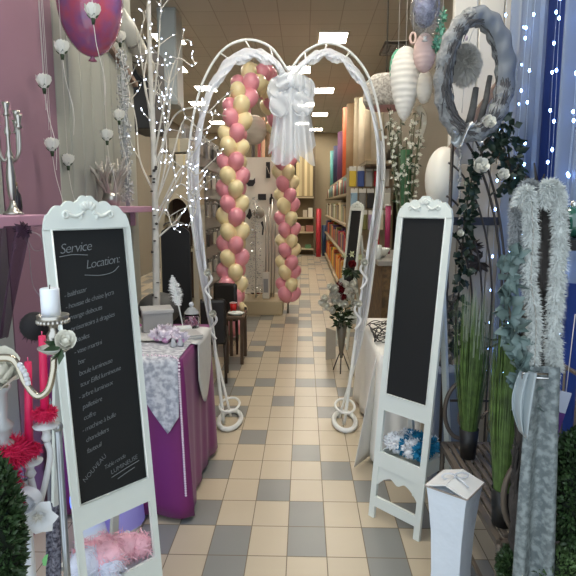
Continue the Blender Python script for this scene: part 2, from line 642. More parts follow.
for b, (ya, yb) in enumerate(bays):
    t = thing('shelving_unit', '%s beige metal shelving bay along the right side of the aisle' % ordn[b], 'shelf', ((XF + XBK) / 2, (ya + yb) / 2, 0), 0, 'shelving bays on the right')
    for yy in (ya + .03, yb - .03):
        part('upright', MB().box((XBK - .03, yy, 1.2), (.05, .05, 2.4)), UPM, t)
    part('back_panel', MB().box((XBK + .02, (ya + yb) / 2, 1.2), (.03, yb - ya - .02, 2.4)), mat('shelf_back', (120, 106, 86), .7), t)
    for z in zs:
        part('shelf', MB().box(((XF + XBK) / 2, (ya + yb) / 2, z - .02), (XBK - XF, yb - ya - .02, .035), bev=.005), SHM, t)
    n = [6, 6, 5, 4][b]
    for li, z in enumerate(zs):
        ps = pal[li][:]
        rnd.shuffle(ps)
        for k in range(n):
            cn, c = ps[k]
            st = (yb - ya) / n
            y = ya + st * (k + .5)
            h = (.5, .36, .34, .27)[li] * rnd.uniform(.75, 1)
            w = .3 * rnd.uniform(.7, 1)
            M_ = mat('goods_%s' % cn.replace(' ', '_'), c, .5, var=.25, vscale=14)
            lab = '%s on the %s shelf of the %s bay at right' % ('%s', lvl[li], ordn[b])
            if li == 0 or (li == 1 and k % 2):
                t = thing('packet', lab % (cn + ' packet'), 'packet', (XF + .04 + w / 2, y, z), 0, 'goods on the right-hand shelving')
                part('pack_body', MB().box((XF + .04 + w / 2, y, z + h * .42), (w, st * .72, h * .84), bev=.02), M_, t)
                part('pack_flap', MB().box((XF + .04 + w / 2, y, z + h * .9), (w * .3, st * .66, h * .14)), M_, t)
            elif li == 3:
                t = thing('fabric_roll', lab % (cn + ' fabric roll'), 'roll', (XF + .16, y, z), 0, 'goods on the right-hand shelving')
                part('fabric', MB().tube([(XF + .16, y, z), (XF + .16, y, z + h)], .11, 12), M_, t)
                part('core', MB().tube([(XF + .16, y, z + h), (XF + .16, y, z + h + .03)], .04, 8), mat('cardboard', (150, 122, 90), .8), t)
            else:
                t = thing('goods_box', lab % (cn + ' box'), 'box', (XF + .04 + w / 2, y, z), 0, 'goods on the right-hand shelving')
                part('box_body', MB().box((XF + .04 + w / 2, y, z + h * .4), (w, st * .8, h * .8), bev=.01), M_, t)
                part('lid', MB().box((XF + .04 + w / 2, y, z + h * .86), (w + .012, st * .82, h * .12), bev=.006), M_, t)
# tall rolls standing above, each a different fabric
rolls = [(333, 151, 172, (96, 164, 160), 'teal'), (336.5, 146, 172, (50, 50, 84), 'navy'), (341, 132, 168, (110, 60, 96), 'plum'), (346.5, 108, 165, (220, 104, 60), 'orange'),
         (350.5, 104, 163, (160, 130, 96), 'tan'), (355, 98, 163, (206, 190, 160), 'pale beige'), (360, 98, 164, (222, 208, 182), 'cream'), (366, 96, 166, (196, 180, 152), 'sand'), (373, 98, 168, (214, 200, 176), 'ivory')]
rk = thing('overhead_shelf', 'long overhead shelf carrying upright fabric rolls on the right', 'shelf', (.82, 10, 2.2))
part('board', MB().box((.82, 10.75, 1.86), (.3, 9.0, .04)), SHM, rk)
for yy in (6.6, 9, 12, 15):
    part('bracket', MB().bar((.70, yy, 1.825), (1.0 if yy < 7.5 else 1.05, yy, 1.825), .03, .03), UPM, rk)
for px, yt, yb_, c, cn in rolls:
    Y = 560 * .78 / (px - 304)
    zt = at(px, yt, Y).z
    zt = max(zt, 2.3)
    t = thing('upright_roll', 'upright %s fabric roll on the overhead shelf at right' % cn, 'roll', (.8, Y, 1.88), 0, 'upright fabric rolls overhead')
    part('fabric', MB().tube([(.8, Y, 1.88), (.8, Y, zt)], .07 if Y < 9 else .12, 12), mat('roll_' + cn.replace(' ', '_'), c, .7, var=.1), t)
    part('core', MB().tube([(.8, Y, zt), (.8, Y, zt + .02)], .03, 8), mat('cardboard', (150, 122, 90), .8), t)
# hanging packets on hooks in front of the near bay
hp = [('yellow', (220, 190, 60)), ('blue', (60, 80, 140)), ('silver', (170, 170, 166)), ('red', (190, 40, 50)), ('white', (226, 224, 216)), ('pale blue', (150, 180, 200)), ('grey', (130, 128, 124)),
      ('black', (36, 34, 36)), ('orange', (220, 110, 50)), ('clear white', (200, 200, 190)), ('maroon', (110, 36, 50)), ('olive', (120, 120, 70)), ('lilac', (170, 150, 180)), ('cream', (214, 204, 180)), ('green', (80, 120, 80))]
k = 0
for r_, z in enumerate((1.82, 1.57, 1.32)):
    for j in range(5):
        x = .56 + j * .095 + .02 * r_
        cn, c = hp[k]
        k += 1
        mb = MB().box((x, 6.6, z - .12), (.08, .035, .18), bev=.01)
        t = thing('hanging_packet', '%s packet hanging on a hook right of the arch leg, %s row' % (cn, ('top', 'middle', 'lowest')[r_]), 'packet', (x, 6.6, z - .2), 0, 'packets hanging on hooks')
        part('bag', mb, mat('pk_' + cn.replace(' ', '_'), c, .35), t)
        part('header_card', MB().box((x, 6.6, z - .005), (.08, .012, .05)), mat('header_card', (224, 220, 210), .6), t)
        part('hook', MB().tube([(x, 6.57, z + .02), (x, 6.59, z + .012), (x, 6.83, z + .012)], .005, 6), CHROME, t)
one('peg_panel', MB().box((.79, 6.85, .92), (.56, .025, 1.84)), mat('peg_cream', (170, 156, 132), .7), 'beige peg panel holding hanging packets behind the arch', 'panel')

# ------------------------------------------------------------------ white display wall with masks under the balloon arch
pl, pr = at(246, 157, 7.6), at(277, 157, 7.6)
cx, w = (pl.x + pr.x) / 2, pr.x - pl.x + .06
t = thing('display_wall', 'white display wall hung with black masks behind the balloon arch', 'display', (cx, 7.6, 0))
part('board', MB().box((cx, 7.66, pl.z / 2 + .1), (w, .05, pl.z - .2)), mat('display_cream', (230, 224, 212), .7, var=.04, vscale=3), t)
part('plinth', MB().box((cx + .03, 7.35, .09), (w + .06, .62, .18), bev=.01), mat('plinth_cream', (190, 174, 142), .6), t)
BM = mat('mask_black', (30, 28, 30), .5)
def card(name, px, py, wpx, hpx, poly, lab, cat, m=BM):
    c = at(px, py, 7.615)
    s = 7.615 / 560
    M = Matrix.Translation((c.x, 7.615, c.z))
    mb = MB().prism([(x * wpx * s / 2, z * hpx * s / 2) for x, z in poly], .018, M)
    return one(name, mb, m, lab, cat)
rect = [(-1, -1), (1, -1), (1, 1), (-1, 1)]
c = at(268, 170, 7.6)
t = thing('black_card', 'tall black card with a pale slash at the upper right of the display wall', 'card', (c.x, 7.615, c.z))
part('card_body', MB().box((c.x, 7.625, c.z), (.055, .02, .21)), BM, t)
part('slash', MB().bar(at(266.5, 166, 7.61), at(269.5, 174, 7.61), .012, .006), mat('slash', (206, 196, 176), .7), t)
card('cat_mask', 250.5, 182, 9, 8, [(-1, -.2), (-.5, -1), (.5, -1), (1, -.2), (1, 1), (.6, .5), (-.6, .5), (-1, 1)], 'black and white cat mask on the left of the display wall', 'mask')
card('black_box_card', 262, 197, 8, 6, rect, 'wide black card in the middle of the display wall', 'card')
card('black_bottle_card', 271.5, 199, 4, 10, [(-1, -1), (1, -1), (1, .1), (.35, .5), (.35, 1), (-.35, 1), (-.35, .5), (-1, .1)], 'black bottle-shaped card at the right of the display wall', 'card')
card('black_figure_card', 244.5, 201, 4, 11, [(-.5, -1), (.6, -.9), (1, .1), (.5, 1), (-.4, .8), (-1, 0)], 'slim black figure card beside the left balloons', 'card')
card('black_mask', 249, 214, 6, 11, [(-1, -.4), (.1, -1), (1, -.3), (.6, .8), (0, 1), (-.3, .2)], 'pointed black mask left of the grey paper ball', 'mask')
card('black_feather_card', 262.5, 228, 4, 14, [(-.4, -1), (.3, -1), (.7, 0), (.2, 1), (-.9, .8), (.0, .1)], 'curled black feather card under the grey paper ball', 'card')
c = at(259, 213, 7.54)
mb = MB().ell(c, .075, 16, 12)
one('paper_ball', mb, mat('grey_paper', (150, 144, 132), .7, bump=.5, bscale=40), 'small grey honeycomb paper ball on the display wall', 'decoration')
# silver tinsel tree and silver rods in front of the wall
tb = at(256, 296, 7.35)
t = thing('tinsel_tree', 'shimmering silver tinsel tree in front of the display wall', 'decoration', (tb.x, 7.35, .18))
part('stem', MB().tube([(tb.x, 7.35, .18), (tb.x, 7.35, 1.45)], .006, 6), SILVER, t)
mb = MB()
rnd = random.Random(3)
for k in range(500):
    z = .2 + 1.3 * rnd.random()
    rr = .14 * (1 - (z - .2) / 1.6)
    a = rnd.uniform(0, 2 * PI)
    mb.hair((tb.x + rr * math.cos(a) * rnd.random(), 7.35 + rr * math.sin(a) * .8, z), (math.cos(a), math.sin(a), .4), .03, .012)
part('tinsel', mb, mat('tinsel_silver', (226, 230, 235), .2, .8), t, kind='stuff')
for k in range(4):
    x = at(266 + 2.6 * k, 290, 7.42).x
    one('silver_rod', MB().tube([(x, 7.42, .18), (x + .01 * k, 7.43, 1.28 + .1 * (k % 3))], .008, 8), SILVER, '%s silver rod from the left in front of the display wall' % ['first', 'second', 'third', 'fourth'][k], 'rod', 'silver rods by the display wall')
c = at(266, 281, 7.25)
t = thing('white_packet', 'white boxed packet standing on the plinth by the silver rods', 'packet', (c.x, 7.2, .18))
part('carton', MB().box((c.x, 7.25, .36), (.09, .07, .35), bev=.008), mat('pack_white', (214, 208, 198), .5), t)
part('label_strip', MB().box((c.x, 7.213, .36), (.06, .004, .18)), mat('pack_grey', (150, 148, 148), .5), t)
# big white paper lantern under the balloon arch
def lantern(name, c, rx, rz, m, lab, ribs=12, top=True, hang=None, point=0.0):
    t = thing(name, lab, 'lantern', c)
    prof = []
    n = ribs * 4
    for i in range(n + 1):
        ph = PI * i / n
        z = math.cos(ph)
        r = math.sin(ph) * (1 + point * z)
        r *= 1 + .03 * math.cos(i * PI / 2)
        prof.append((max(r * rx, .0 if i in (0, n) else .004), z * rz))
    part('paper_shade', MB().lathe(prof, c, 28), m, t)
    part('wire_ring', MB().tube([V(c) + V((.25 * rx * math.cos(a), .25 * rx * math.sin(a), rz * .985)) for a in [k * PI / 6 for k in range(12)]], .002, 5, True), CHROME, t)
    if hang:
        part('cord', MB().tube([V(c) + V((0, 0, rz * .97)), V(hang)], .0015, 5), STRING, t)
    return t
PAPER = mat('paper_white', (222, 218, 206), .75)
c = at(254, 130, 7.0)
lantern('paper_lantern', c, .155, .175, mat('paper_grey', (224, 220, 208), .75), 'round white paper lantern hanging inside the balloon arch', 10, hang=(c.x, c.y, CEIL))
# coloured strips behind the display wall
for k, (px, c, cn) in enumerate(((251, (60, 50, 44), 'black'), (257, (150, 70, 70), 'rose'), (261, (206, 160, 130), 'peach'), (266, (110, 84, 60), 'brown'), (271, (214, 204, 186), 'cream'))):
    a = at(px, 157, 8.2)
    one('standing_roll', MB().tube([(a.x, 8.2, 0), (a.x + .04, 8.2, a.z + .55)], .025, 10), mat('strip_' + cn, c, .7), '%s roll standing up behind the white display wall' % cn, 'roll', 'rolls behind the display wall')

# ------------------------------------------------------------------ balloon arch
path = [at(233, 350, 5.8), at(232, 300, 5.8), at(233, 240, 5.8), at(233, 180, 5.8), at(235, 125, 5.85), at(244, 92, 6.0), at(258, 76, 6.3), at(270, 92, 6.7), at(279, 125, 7.0), at(285, 170, 7.15), at(288, 230, 7.2), at(288, 310, 7.2)]
path[0].z = .13
path[-1].z = .13
pp = spline(path, 24)
t = thing('balloon_arch', 'tall arch of pink and cream balloons over the aisle', 'balloon arch', (path[0].x, path[0].y, 0))
acc, last, lv = 0.0, pp[0], 0
mb = MB().ell((0, 0, 0), (.084, .084, .112), 18, 12, egg=.16)
mb.lathe([(0, -.133), (.012, -.13), (.005, -.118), (.016, -.108)], n=8)
me_p = mb.mesh('pink_balloon', PINK)
me_c = me_p.copy()
me_c.materials.clear()
me_c.materials.append(CREAM)
marks = [(pp[0], V((0, 0, 1)))]
total = sum((b - a).length for a, b in zip(pp, pp[1:]))
N = 44
step = total / (N - 1)
for a, b in zip(pp, pp[1:]):
    acc += (b - a).length
    if acc >= step:
        acc -= step
        marks.append((b.copy(), (b - a).normalized()))
nb = 0
rest = []
for lv, (p, d) in enumerate(marks[:43]):
    x = V((0, -1, 0))
    x = (x - d * d.dot(x)).normalized()
    y = d.cross(x)
    for k in range(3):
        a = 2 * PI * k / 3 + lv * PI / 3 + .5
        q = p + (x * math.cos(a) + y * math.sin(a)) * .076
        up = V((0, 0, 1)) * .9 + (q - p).normalized() * .5
        M = Matrix.Translation(q) @ up.to_track_quat('Z', 'Y').to_matrix().to_4x4()
        pink = (k + lv) % 2 == 0
        s = random.uniform(.92, 1.06)
        if (math.cos(a) < -.45 and lv % 2 == 1) or (math.cos(a) < -.97 and nb < 12):
            nb += 1
            rest.append((M @ Matrix.Scale(s, 4), pink))
            continue
        piece('balloon', me_p if pink else me_c, t, M @ Matrix.Scale(s, 4), 'pink balloon' if pink else 'cream balloon')
mb = MB()
for M, pink in rest:
    mb.mi = 0 if pink else 1
    mb.ell(M.translation, (.084, .084, .112), 14, 10, M=M.to_3x3().normalized().to_4x4(), egg=.16)
part('rear_balloons', mb, [PINK, CREAM], t, kind='stuff')
print('BALLOONS', len([o for o in t.children if o.name.startswith('balloon')]), len(rest))
part('core_pole', MB().tube([(path[0].x, path[0].y, 0)] + pp[::4] + [(path[-1].x, path[-1].y, 0)], .012, 8), mat('pole_grey', (140, 136, 130), .5), t)
# ------------------------------------------------------------------ heart-shaped arch
def hpts(px, Y):
    return [at(x, y, Y) for x, y in px]
YA = 3.42
inn_l = [(224, 432), (214, 340), (203, 250), (197.5, 190), (199, 140), (211, 92), (233, 62), (254, 55), (274, 62), (290, 82)]
inn_r = [(344, 428), (357, 330), (370, 240), (378, 180), (376, 130), (363, 85), (343, 60), (324, 54), (306, 62), (290, 82)]
out_l = [(231, 427), (211, 330), (196, 250), (189, 190), (190, 140), (200, 90), (220, 53), (245, 40), (270, 47), (289, 72)]
out_r = [(339, 424), (364, 330), (377, 240), (384, 180), (382, 130), (370, 80), (350, 52), (327, 43), (305, 52), (289, 72)]
t = thing('heart_arch', 'white heart-shaped wedding arch wrapped in tulle standing over the aisle', 'arch', (gz(285, 435).x, YA, 0))
ARCHW = mat('arch_white', (232, 234, 232), .35)
for nm, l, r_, Y in (('front_frame', inn_l, inn_r, YA), ('rear_frame', out_l, out_r, YA + .12)):
    for pts in (l, r_):
        q = hpts(pts, Y)
        q[0].z = .012
        part(nm, MB().tube(spline(q, 8), .011 if nm[0] == 'f' else .008, 10), ARCHW, t)
for pts, cxp in ((inn_l, 227), (inn_r, 346)):
    c = gz(cxp, 431)
    lp = [V((c.x + .07 * math.cos(a), YA + .05 + .16 * math.sin(a), .018)) for a in [k * 2 * PI / 28 for k in range(28)]]
    part('foot_loop', MB().tube(lp, .016, 8, True), ARCHW, t)
    # upper loop, cross struts
    lp = [V((c.x + .062 * math.cos(a), YA + .05 + .13 * math.sin(a), .12)) for a in [k * 2 * PI / 28 for k in range(28)]]
    part('foot_loop', MB().tube(lp, .008, 8, True), ARCHW, t)
for i in range(1, 9):
    for l, o in ((inn_l, out_l), (inn_r, out_r)):
        a, b = at(*l[i], YA), at(*o[i], YA + .12)
        part('spacer', MB().tube([a, b], .005, 6), ARCHW, t)
# tulle wrapped along the front frame: flat band, gathered
for l, o, sgn in ((inn_l, out_l, -1), (inn_r, out_r, 1)):
    q = spline(hpts(l, YA - .012), 10)
    q2 = spline(hpts(o, YA + .1), 10)
    n = len(q)
    def band(u, v, q=q, q2=q2, n=n):
        s_ = .10 + u * .88
        i = s_ * (n - 1)
        k = min(int(i), n - 2)
        a = q[k].lerp(q[k + 1], i - k)
        b = q2[k].lerp(q2[k + 1], i - k)
        p = a.lerp(b, -.22 + v * .66)
        return p + V((0, -.018 * math.sin(v * PI) - .010 * math.sin(u * 90 + v * 9), .006 * math.sin(u * 60 + v * 14)))
    part('tulle_wrap', MB().grid(band, 120, 8), mat('arch_tulle', (232, 234, 240), .75, alpha=.8), t)
    # pleated sheet hanging between the tubes in the lower leg
    def sheet(u, v, q=q, q2=q2, n=n):
        i = (.07 + u * .35) * (n - 1)
        k = min(int(i), n - 2)
        a, b = q[k].lerp(q[k + 1], i - k), q2[k].lerp(q2[k + 1], i - k)
        p = a.lerp(b, .1 + .8 * v)
        return p + V((0, .012 * math.sin(v * 16 + u * 6), 0))
    part('tulle_panel', MB().grid(sheet, 30, 10), mat('arch_tulle', (232, 234, 240), .75, alpha=.8), t)
    # scalloped swags at the inner edge of the lobe
    for j in range(5, 9):
        a, b = at(*l[j], YA - .01), at(*l[j + 1], YA - .01)
        def swag(u, v, a=a, b=b):
            p = a.lerp(b, u)
            return p + V((-sgn * .0, -.02 * math.sin(u * PI), -v * (.012 + .026 * math.sin(u * PI)))) + V((0, .008 * math.sin(u * 25), 0))
        part('tulle_swag', MB().grid(swag, 14, 4), TULLE, t)
# small ribbon curls and white roses on the legs
RW = mat('ribbon_white', (236, 236, 236), .4)
for l, sgn in ((inn_l, 1), (inn_r, -1)):
    for j, k in ((1.3, 0), (1.75, 1)):
        a = at(l[1][0] + (l[2][0] - l[1][0]) * (j - 1), l[1][1] + (l[2][1] - l[1][1]) * (j - 1), YA - .02)
        tt = thing('arch_flower', 'white cloth flower tied on the %s leg of the heart arch, %s one' % ('left' if sgn > 0 else 'right', ('lower', 'upper')[k]), 'flower', a, 0, 'cloth flowers on the arch legs')
        part('bloom', MB().rose(a + V((sgn * .02, -.03, 0)), .028, Euler((1.3, 0, 0)).to_matrix()), PETAL, tt)
        rb = [a + V((sgn * (.02 + .02 * math.sin(i * .9)), -.03, -.02 * i)) for i in range(9)]
        part('ribbon', MB().tube(spline(rb, 4), .008, 6, flat=((1, 0, 0), .2)), RW, tt)
# tulle bow at the dip of the heart
YB_ = YA - .05
bc = at(291, 78, YB_)
t = thing('tulle_bow', 'big white tulle bow with long tails hanging at the dip of the heart arch', 'bow', bc)
def W(px, py, dy=0.0):
    return at(px, py, YB_ + dy)
for k, (x0, x1, yb, dy) in enumerate(((271, 300, 160, 0), (281, 315, 161, -.03), (268, 296, 150, .03), (288, 316, 148, .02))):
    def tail(u, v, x0=x0, x1=x1, yb=yb, dy=dy, k=k):
        xm = 291 + (x0 + (x1 - x0) * u - 291) * (.62 + .38 * v ** 1.3)
        return W(xm, 80 + (yb + 5 * math.sin(u * 7 + k) - 80) * v, dy + .03 * math.sin(u * 13 + k) * (.3 + v) - .03)
    part('tail', MB().grid(tail, 26, 18), TULLE, t)
px_ = YB_ / 560
for sx in (-1, 1):
    for k, (ox, oy, rw, rh, tilt) in enumerate(((10, 6, 12, 13, .5), (11, 20, 10, 12, -.2), (7, -3, 8, 7, .9))):
        c0 = W(291 + sx * ox, 84 + oy, -.045 - .012 * k)
        def loop(u, v, sx=sx, c0=c0, rw=rw, rh=rh, tilt=tilt, k=k):
            a, b = u * 2 * PI, (v - .5) * PI
            x, z = math.cos(b) * math.cos(a), math.sin(b)
            cr = 1 + (.13 * math.sin(a * 5 + k + 2 * b) + .08 * math.sin(a * 9 + 4 * b)) * math.cos(b)
            q = V((x * rw * px_ * cr, math.cos(b) * math.sin(a) * .020 + .010 * math.sin(a * 3 + b * 5), z * rh * px_ * cr))
            return c0 + Matrix.Rotation(sx * tilt, 3, 'Y') @ q
        part('loop', MB().grid(loop, 40, 16), mat('bow_tulle', (236, 238, 240), .8, alpha=.5), t)
part('knot', MB().ell(W(291, 80, -.06), (.03, .035, .045), 14, 10), mat('knot_tulle', (238, 240, 242), .7, bump=.6, bscale=80), t)

# ------------------------------------------------------------------ A-frame chalkboards with carved crest and basket shelf
def board_coords(x, y, yaw, lean, W_, H, vit, vib, k):
    """Frame builder in the board's own axes: returns M with columns u (across), n (back), v (up the face)."""
    u = V((math.cos(yaw), math.sin(yaw), 0))
    n0 = V((-math.sin(yaw), math.cos(yaw), 0))
    v = V((0, 0, math.cos(lean))) + n0 * math.sin(lean)
    n = v.cross(u)
    M = Matrix((u, -n, v)).transposed().to_4x4()
    M.translation = V((x, y, 0))
    return M, u, n0, v
def make_board(x, y, yaw, lean, W_, H, vit, vib, k, label, crest_h):
    M, u, n0, v = board_coords(x, y, yaw, lean, W_, H, vit, vib, k)
    M2 = Matrix((u, n0, v)).transposed().to_4x4()
    M2.translation = V((x, y, 0))
    t = thing('chalkboard_stand', label, 'chalkboard', (x, y, 0), 0)
    hw, hi = W_ / 2, W_ / 2 * k
    th = .013
    # stiles run to the floor, rails between them
    for sx in (-1, 1):
        a, b = sorted((sx * hi, sx * hw))
        part('stile', MB().prism([(a, 0), (b, 0), (b, vit), (a, vit)], th, M2), WHITE2, t)
    part('rail', MB().prism([(-hi, vib - .075), (hi, vib - .075), (hi, vib), (-hi, vib)], th, M2), WHITE2, t)
    # crest with scalloped top
    top = [(-hw, vit), (hw, vit)]
    n = 44
    for i in range(n + 1):
        s = 1 - 2 * i / n
        e = 1 - abs(s) ** 2.6
        sc = .010 * abs(math.sin(s * PI * 3.5)) + (.016 * max(0, 1 - (s / .18) ** 2))
        top.append((s * hw, H - .015 + crest_h * e * .8 + sc * (e > .05) - (.03 * max(0, abs(s) - .9) / .1)))
    part('crest', MB().prism(top, th, M2), WHITE2, t)
    # carved ornament: shell and two scrolls
    mb = MB()
    zc = H + .018
    for i in range(5):
        a = (i - 2) * .42
        mb.ell(M2 @ V((math.sin(a) * .02, -.002, zc + math.cos(a) * .018 - .01)), (.007, .004, .013), 8, 6, M=M2.to_3x3().to_4x4() @ Matrix.Rotation(a, 4, 'Y'))
    for sx in (-1, 1):
        pts = []
        for i in range(26):
            a = i / 25
            ang = a * 2.2 * PI
            if a < .5:
                pts.append(M2 @ V((sx * (.016 + a * .1), -.002, zc - .012 - .012 * math.sin(a * 2 * PI))))
            else:
                r = .014 * (1.25 - a)
                pts.append(M2 @ V((sx * (.068 + r * math.sin((a - .5) * 12)), -.002, zc - .020 + r * math.cos((a - .5) * 12))))
        mb.tube(pts, [.0055] * 12 + [.0045] * 14, 6)
        mb.ell(M2 @ V((sx * .025, -.002, zc - .026)), (.006, .004, .008), 8, 6)
    part('carved_ornament', mb, mat('ornament_white', (214, 218, 212), .5), t)
    part('slate_panel', MB().prism([(-hi, vib), (hi, vib), (hi, vit), (-hi, vit)], .008, M2 @ Matrix.Translation((0, .008, 0))), SLATE, t)
    part('bead', MB().tube([M2 @ V(p) for p in ((-hi, 0, vib), (hi, 0, vib), (hi, 0, vit), (-hi, 0, vit))], .0035, 6, True), WHITE, t)
    # basket shelf, tilted box front
    zb, zt = vib - .335, vib - .265
    dpt = .15
    zbd = zb + .02
    part('box_front', MB().prism([(-hi, zb), (hi, zb), (hi, zt), (-hi, zt)], .010, M2), WHITE2, t)
    base = M2 @ V((0, 0, zb))
    nn = n0
    def wp(a, d, z):
        q = M2 @ V((a, 0, 0))
        off = (M2 @ V((0, 0, z / math.cos(lean)))) - M2.translation
        return V((q.x + off.x + nn.x * d, q.y + off.y + nn.y * d, z))
    part('box_floor', boxq([wp(-hi, .01, zbd), wp(hi, .01, zbd), wp(hi, dpt, zbd), wp(-hi, dpt, zbd)], .008), WHITE2, t)
    for sx in (-1, 1):
        part('box_side', boxq([wp(sx * hi, .012, zbd - .008), wp(sx * hi, dpt, zbd - .008), wp(sx * hi, dpt, zt + .01), wp(sx * hi, .012, zt)], .008), WHITE2, t)
    part('box_back', boxq([wp(-hi, dpt, zbd), wp(hi, dpt, zbd), wp(hi, dpt, zt + .012), wp(-hi, dpt, zt + .012)], .008), WHITE2, t)
    # scalloped apron and bottom rung
    ap = [(-hi, zb), (hi, zb)]
    for i in range(41):
        s = -1 + 2 * i / 40
        ap.append((s * hi, zb - .030 - .055 * abs(s) ** 2.5 - .022 * max(0, math.cos(s * PI * 1.25)) ** 2))
    part('apron', MB().prism(ap[:1] + ap[2:] + [ap[1]], .012, M2 @ Matrix.Translation((0, .004, 0))), WHITE2, t)
    part('rung', MB().prism([(-hi, .055), (hi, .055), (hi, .10), (-hi, .10)], th, M2), WHITE2, t)
    # rear legs
    for sx in (-1, 1):
        a = M2 @ V((sx * (hi - .01), .030, H * .80))
        b = V((x, y, 0)) + u * sx * (hi - .01) + n0 * .30
        part('rear_leg', MB().bar(a, b, .024, .018, side=u), WHITE2, t)
    b0 = V((x, y, .22)) + n0 * .285
    part('rear_rung', MB().bar(b0 - u * hi, b0 + u * hi, .02, .016), WHITE2, t)
    return t, M2, wp, hi, zbd, zt
def boxq(q, th):
    """A slab on four corners, th thick."""
    mb = MB()
    q = [V(p) for p in q]
    n = (q[1] - q[0]).cross(q[2] - q[0]).normalized() * th / 2
    a = [mb.bm.verts.new(p + n) for p in q]
    b = [mb.bm.verts.new(p - n) for p in q]
    mb.bm.faces.new(a)
    mb.bm.faces.new(b[::-1])
    for i in range(4):
        mb.bm.faces.new((a[i], b[i], b[(i + 1) % 4], a[(i + 1) % 4]))
    return mb
rb, RM, rwp, rhi, rzb, rzt = make_board(.393, 2.285, -.818, .11, .275, 1.397, 1.357, .574, .78, 'blank white-framed chalkboard on the right, blue and white pompons in its box', .055)
far_board = dup(rb, (.37, 5.45, 0), -.35, 'small distant white-framed chalkboard standing behind the red and white flowers')
lb, LM, lwp, lhi, lzb, lzt = make_board(-.528, 1.540, .863, .094, .270, 1.380, 1.338, .544, .845, 'large white-framed chalkboard with handwritten French list on the left', .06)
# handwriting on the left board
mb = MB()
hi = .228 / 2
def write(txt, u, vv, size, rot=.12, sh=.3, sp=.85):
    T = LM @ Matrix.Translation((u, -.0012, vv)) @ Matrix.Rotation(PI / 2, 4, 'X') @ Matrix.Rotation(rot, 4, 'Z')
    return text_mesh(mb, txt, size, T, sh, -.012, sp)
write('Service', -.098, 1.270, .040, .06)
write('Location:', -.025, 1.222, .036, .10)
part('heading_writing', mb, CHALK, lb, smooth=False)
mb = MB()
lines = ['- balthazar', '- housse de chaise lycra', '- mange debouts', '- présentoirs à dragées', '  étoiles', '- vase martini', '  bar', '  boule lumineuse', '  tour Eiffel lumineuse',
         '- arbre lumineux', '  pailletière', '  coffre', '- machine à bulle', '  chandeliers', '  fauteuil']
v0 = 1.146
for i, s in enumerate(lines):
    write(s, -.098 + .012 * (i > 3), v0 - i * .0328, .0200, .17)
part('list_writing', mb, CHALK, lb, smooth=False)
mb = MB()
write('NOUVEAU', -.094, .606, .0195, .62, .1, 1.0)
write('Table ronde', -.030, .622, .018, .2)
write('LUMINEUSE', -.010, .600, .0195, .2, .15, .95)
part('notice_writing', mb, CHALK, lb, smooth=False)
mb = MB()
def stroke(pts, r=.0011):
    mb.tube(spline([LM @ V((a, -.0012, b)) for a, b in pts], 6), r, 5)
stroke([(-.1, 1.262), (-.06, 1.266), (-.015, 1.262)])
stroke([(-.03, 1.205), (.02, 1.200), (.06, 1.206), (.082, 1.222)])
stroke([(-.010, .591), (.04, .602), (.088, .611)])
stroke([(.01, .580), (.04, .588), (.07, .595)])
part('underline', mb, CHALK, lb, smooth=False)
# frills: pompons in the right box, shredded paper in the left one
def pompon(c, r, m, lab, grp, n=170, w=.012, cat='pompon', name='tissue_pompon'):
    t = thing(name, lab, cat, V(c) - V((0, 0, r)), 0, grp)
    mb = MB()
    rnd = random
    for _ in range(n):
        d = V((rnd.gauss(0, 1), rnd.gauss(0, 1), rnd.gauss(0, 1))).normalized()
        mb.leaf(V(c) + d * r * .15, d, r * rnd.uniform(.8, 1.02), r * .5, fold=.5)
    part('tissue_petals', mb, m, t)
    part('tie', MB().ell(c, r * .3, 10, 8), m, t)
    return t
PW, PBL = mat('tissue_white', (236, 238, 242), .7), mat('tissue_blue', (24, 132, 176), .6, var=.2)
uvs = [(-.085, .06, 'W'), (-.05, .05, 'W'), (-.05, .11, 'W'), (-.015, .06, 'B'), (-.02, .12, 'B'), (.03, .12, 'B'), (.02, .05, 'W'), (.035, .09, 'W'), (.07, .055, 'B'), (.075, .11, 'B'), (.06, .13, 'W'), (.0, .09, 'W')]
dd = ['at the left end of the box', 'left front in the box', 'left rear in the box', 'in front beside the left white pair', 'rear middle of the box', 'rear right of the box', 'front middle of the box', 'middle right of the box', 'front right corner of the box', 'rear right corner of the box', 'rearmost in the box', 'in the middle of the box']
for (a, d, c), s in zip(uvs, dd):
    pompon(rwp(a, d, rzb + .062 + .022 * (d > .1) + random.uniform(0, .015) + .012), .044, PW if c == 'W' else PBL, '%s tissue pompon %s under the blank chalkboard' % ('white' if c == 'W' else 'turquoise blue', s), 'pompons in the right chalkboard box')
PP, PLW = mat('shred_pink', (240, 188, 202), .6, var=.15, vscale=30), mat('shred_white', (216, 220, 236), .5)
for a, d, rr, c, s in ((-.02, .05, .062, PP, 'in the front middle'), (.045, .07, .055, PP, 'right of the middle'), (-.085, .07, .06, PLW, 'at the left'), (.0, .12, .05, PP, 'at the back'), (-.05, .125, .05, PP, 'at the back left'), (-.03, .025, .045, PLW, 'low in the front'), (.09, .05, .045, PP, 'at the right end')):
    c0 = lwp(a, d, lzb + rr * .8 + .045)
    tt = thing('shredded_tissue', 'crinkled %s tissue bundle %s of the left chalkboard box' % ('pink' if c is PP else 'white', s), 'tissue', c0 - V((0, 0, rr * .8)), 0, 'tissue bundles in the left chalkboard box')
    mb = MB()
    for _ in range(900):
        d3 = V((random.gauss(0, 1), random.gauss(0, 1), random.gauss(0, .7))).normalized()
        mb.hair(c0 + d3 * rr * random.uniform(.3, .9), V((random.gauss(0, 1), random.gauss(0, 1), random.gauss(0, 1))), .03, .0032)
    part('crinkle', mb, c, tt, kind='stuff')
    part('bundle', MB().ell(c0, (rr * .85, rr * .85, rr * .7), 12, 8), c, tt)
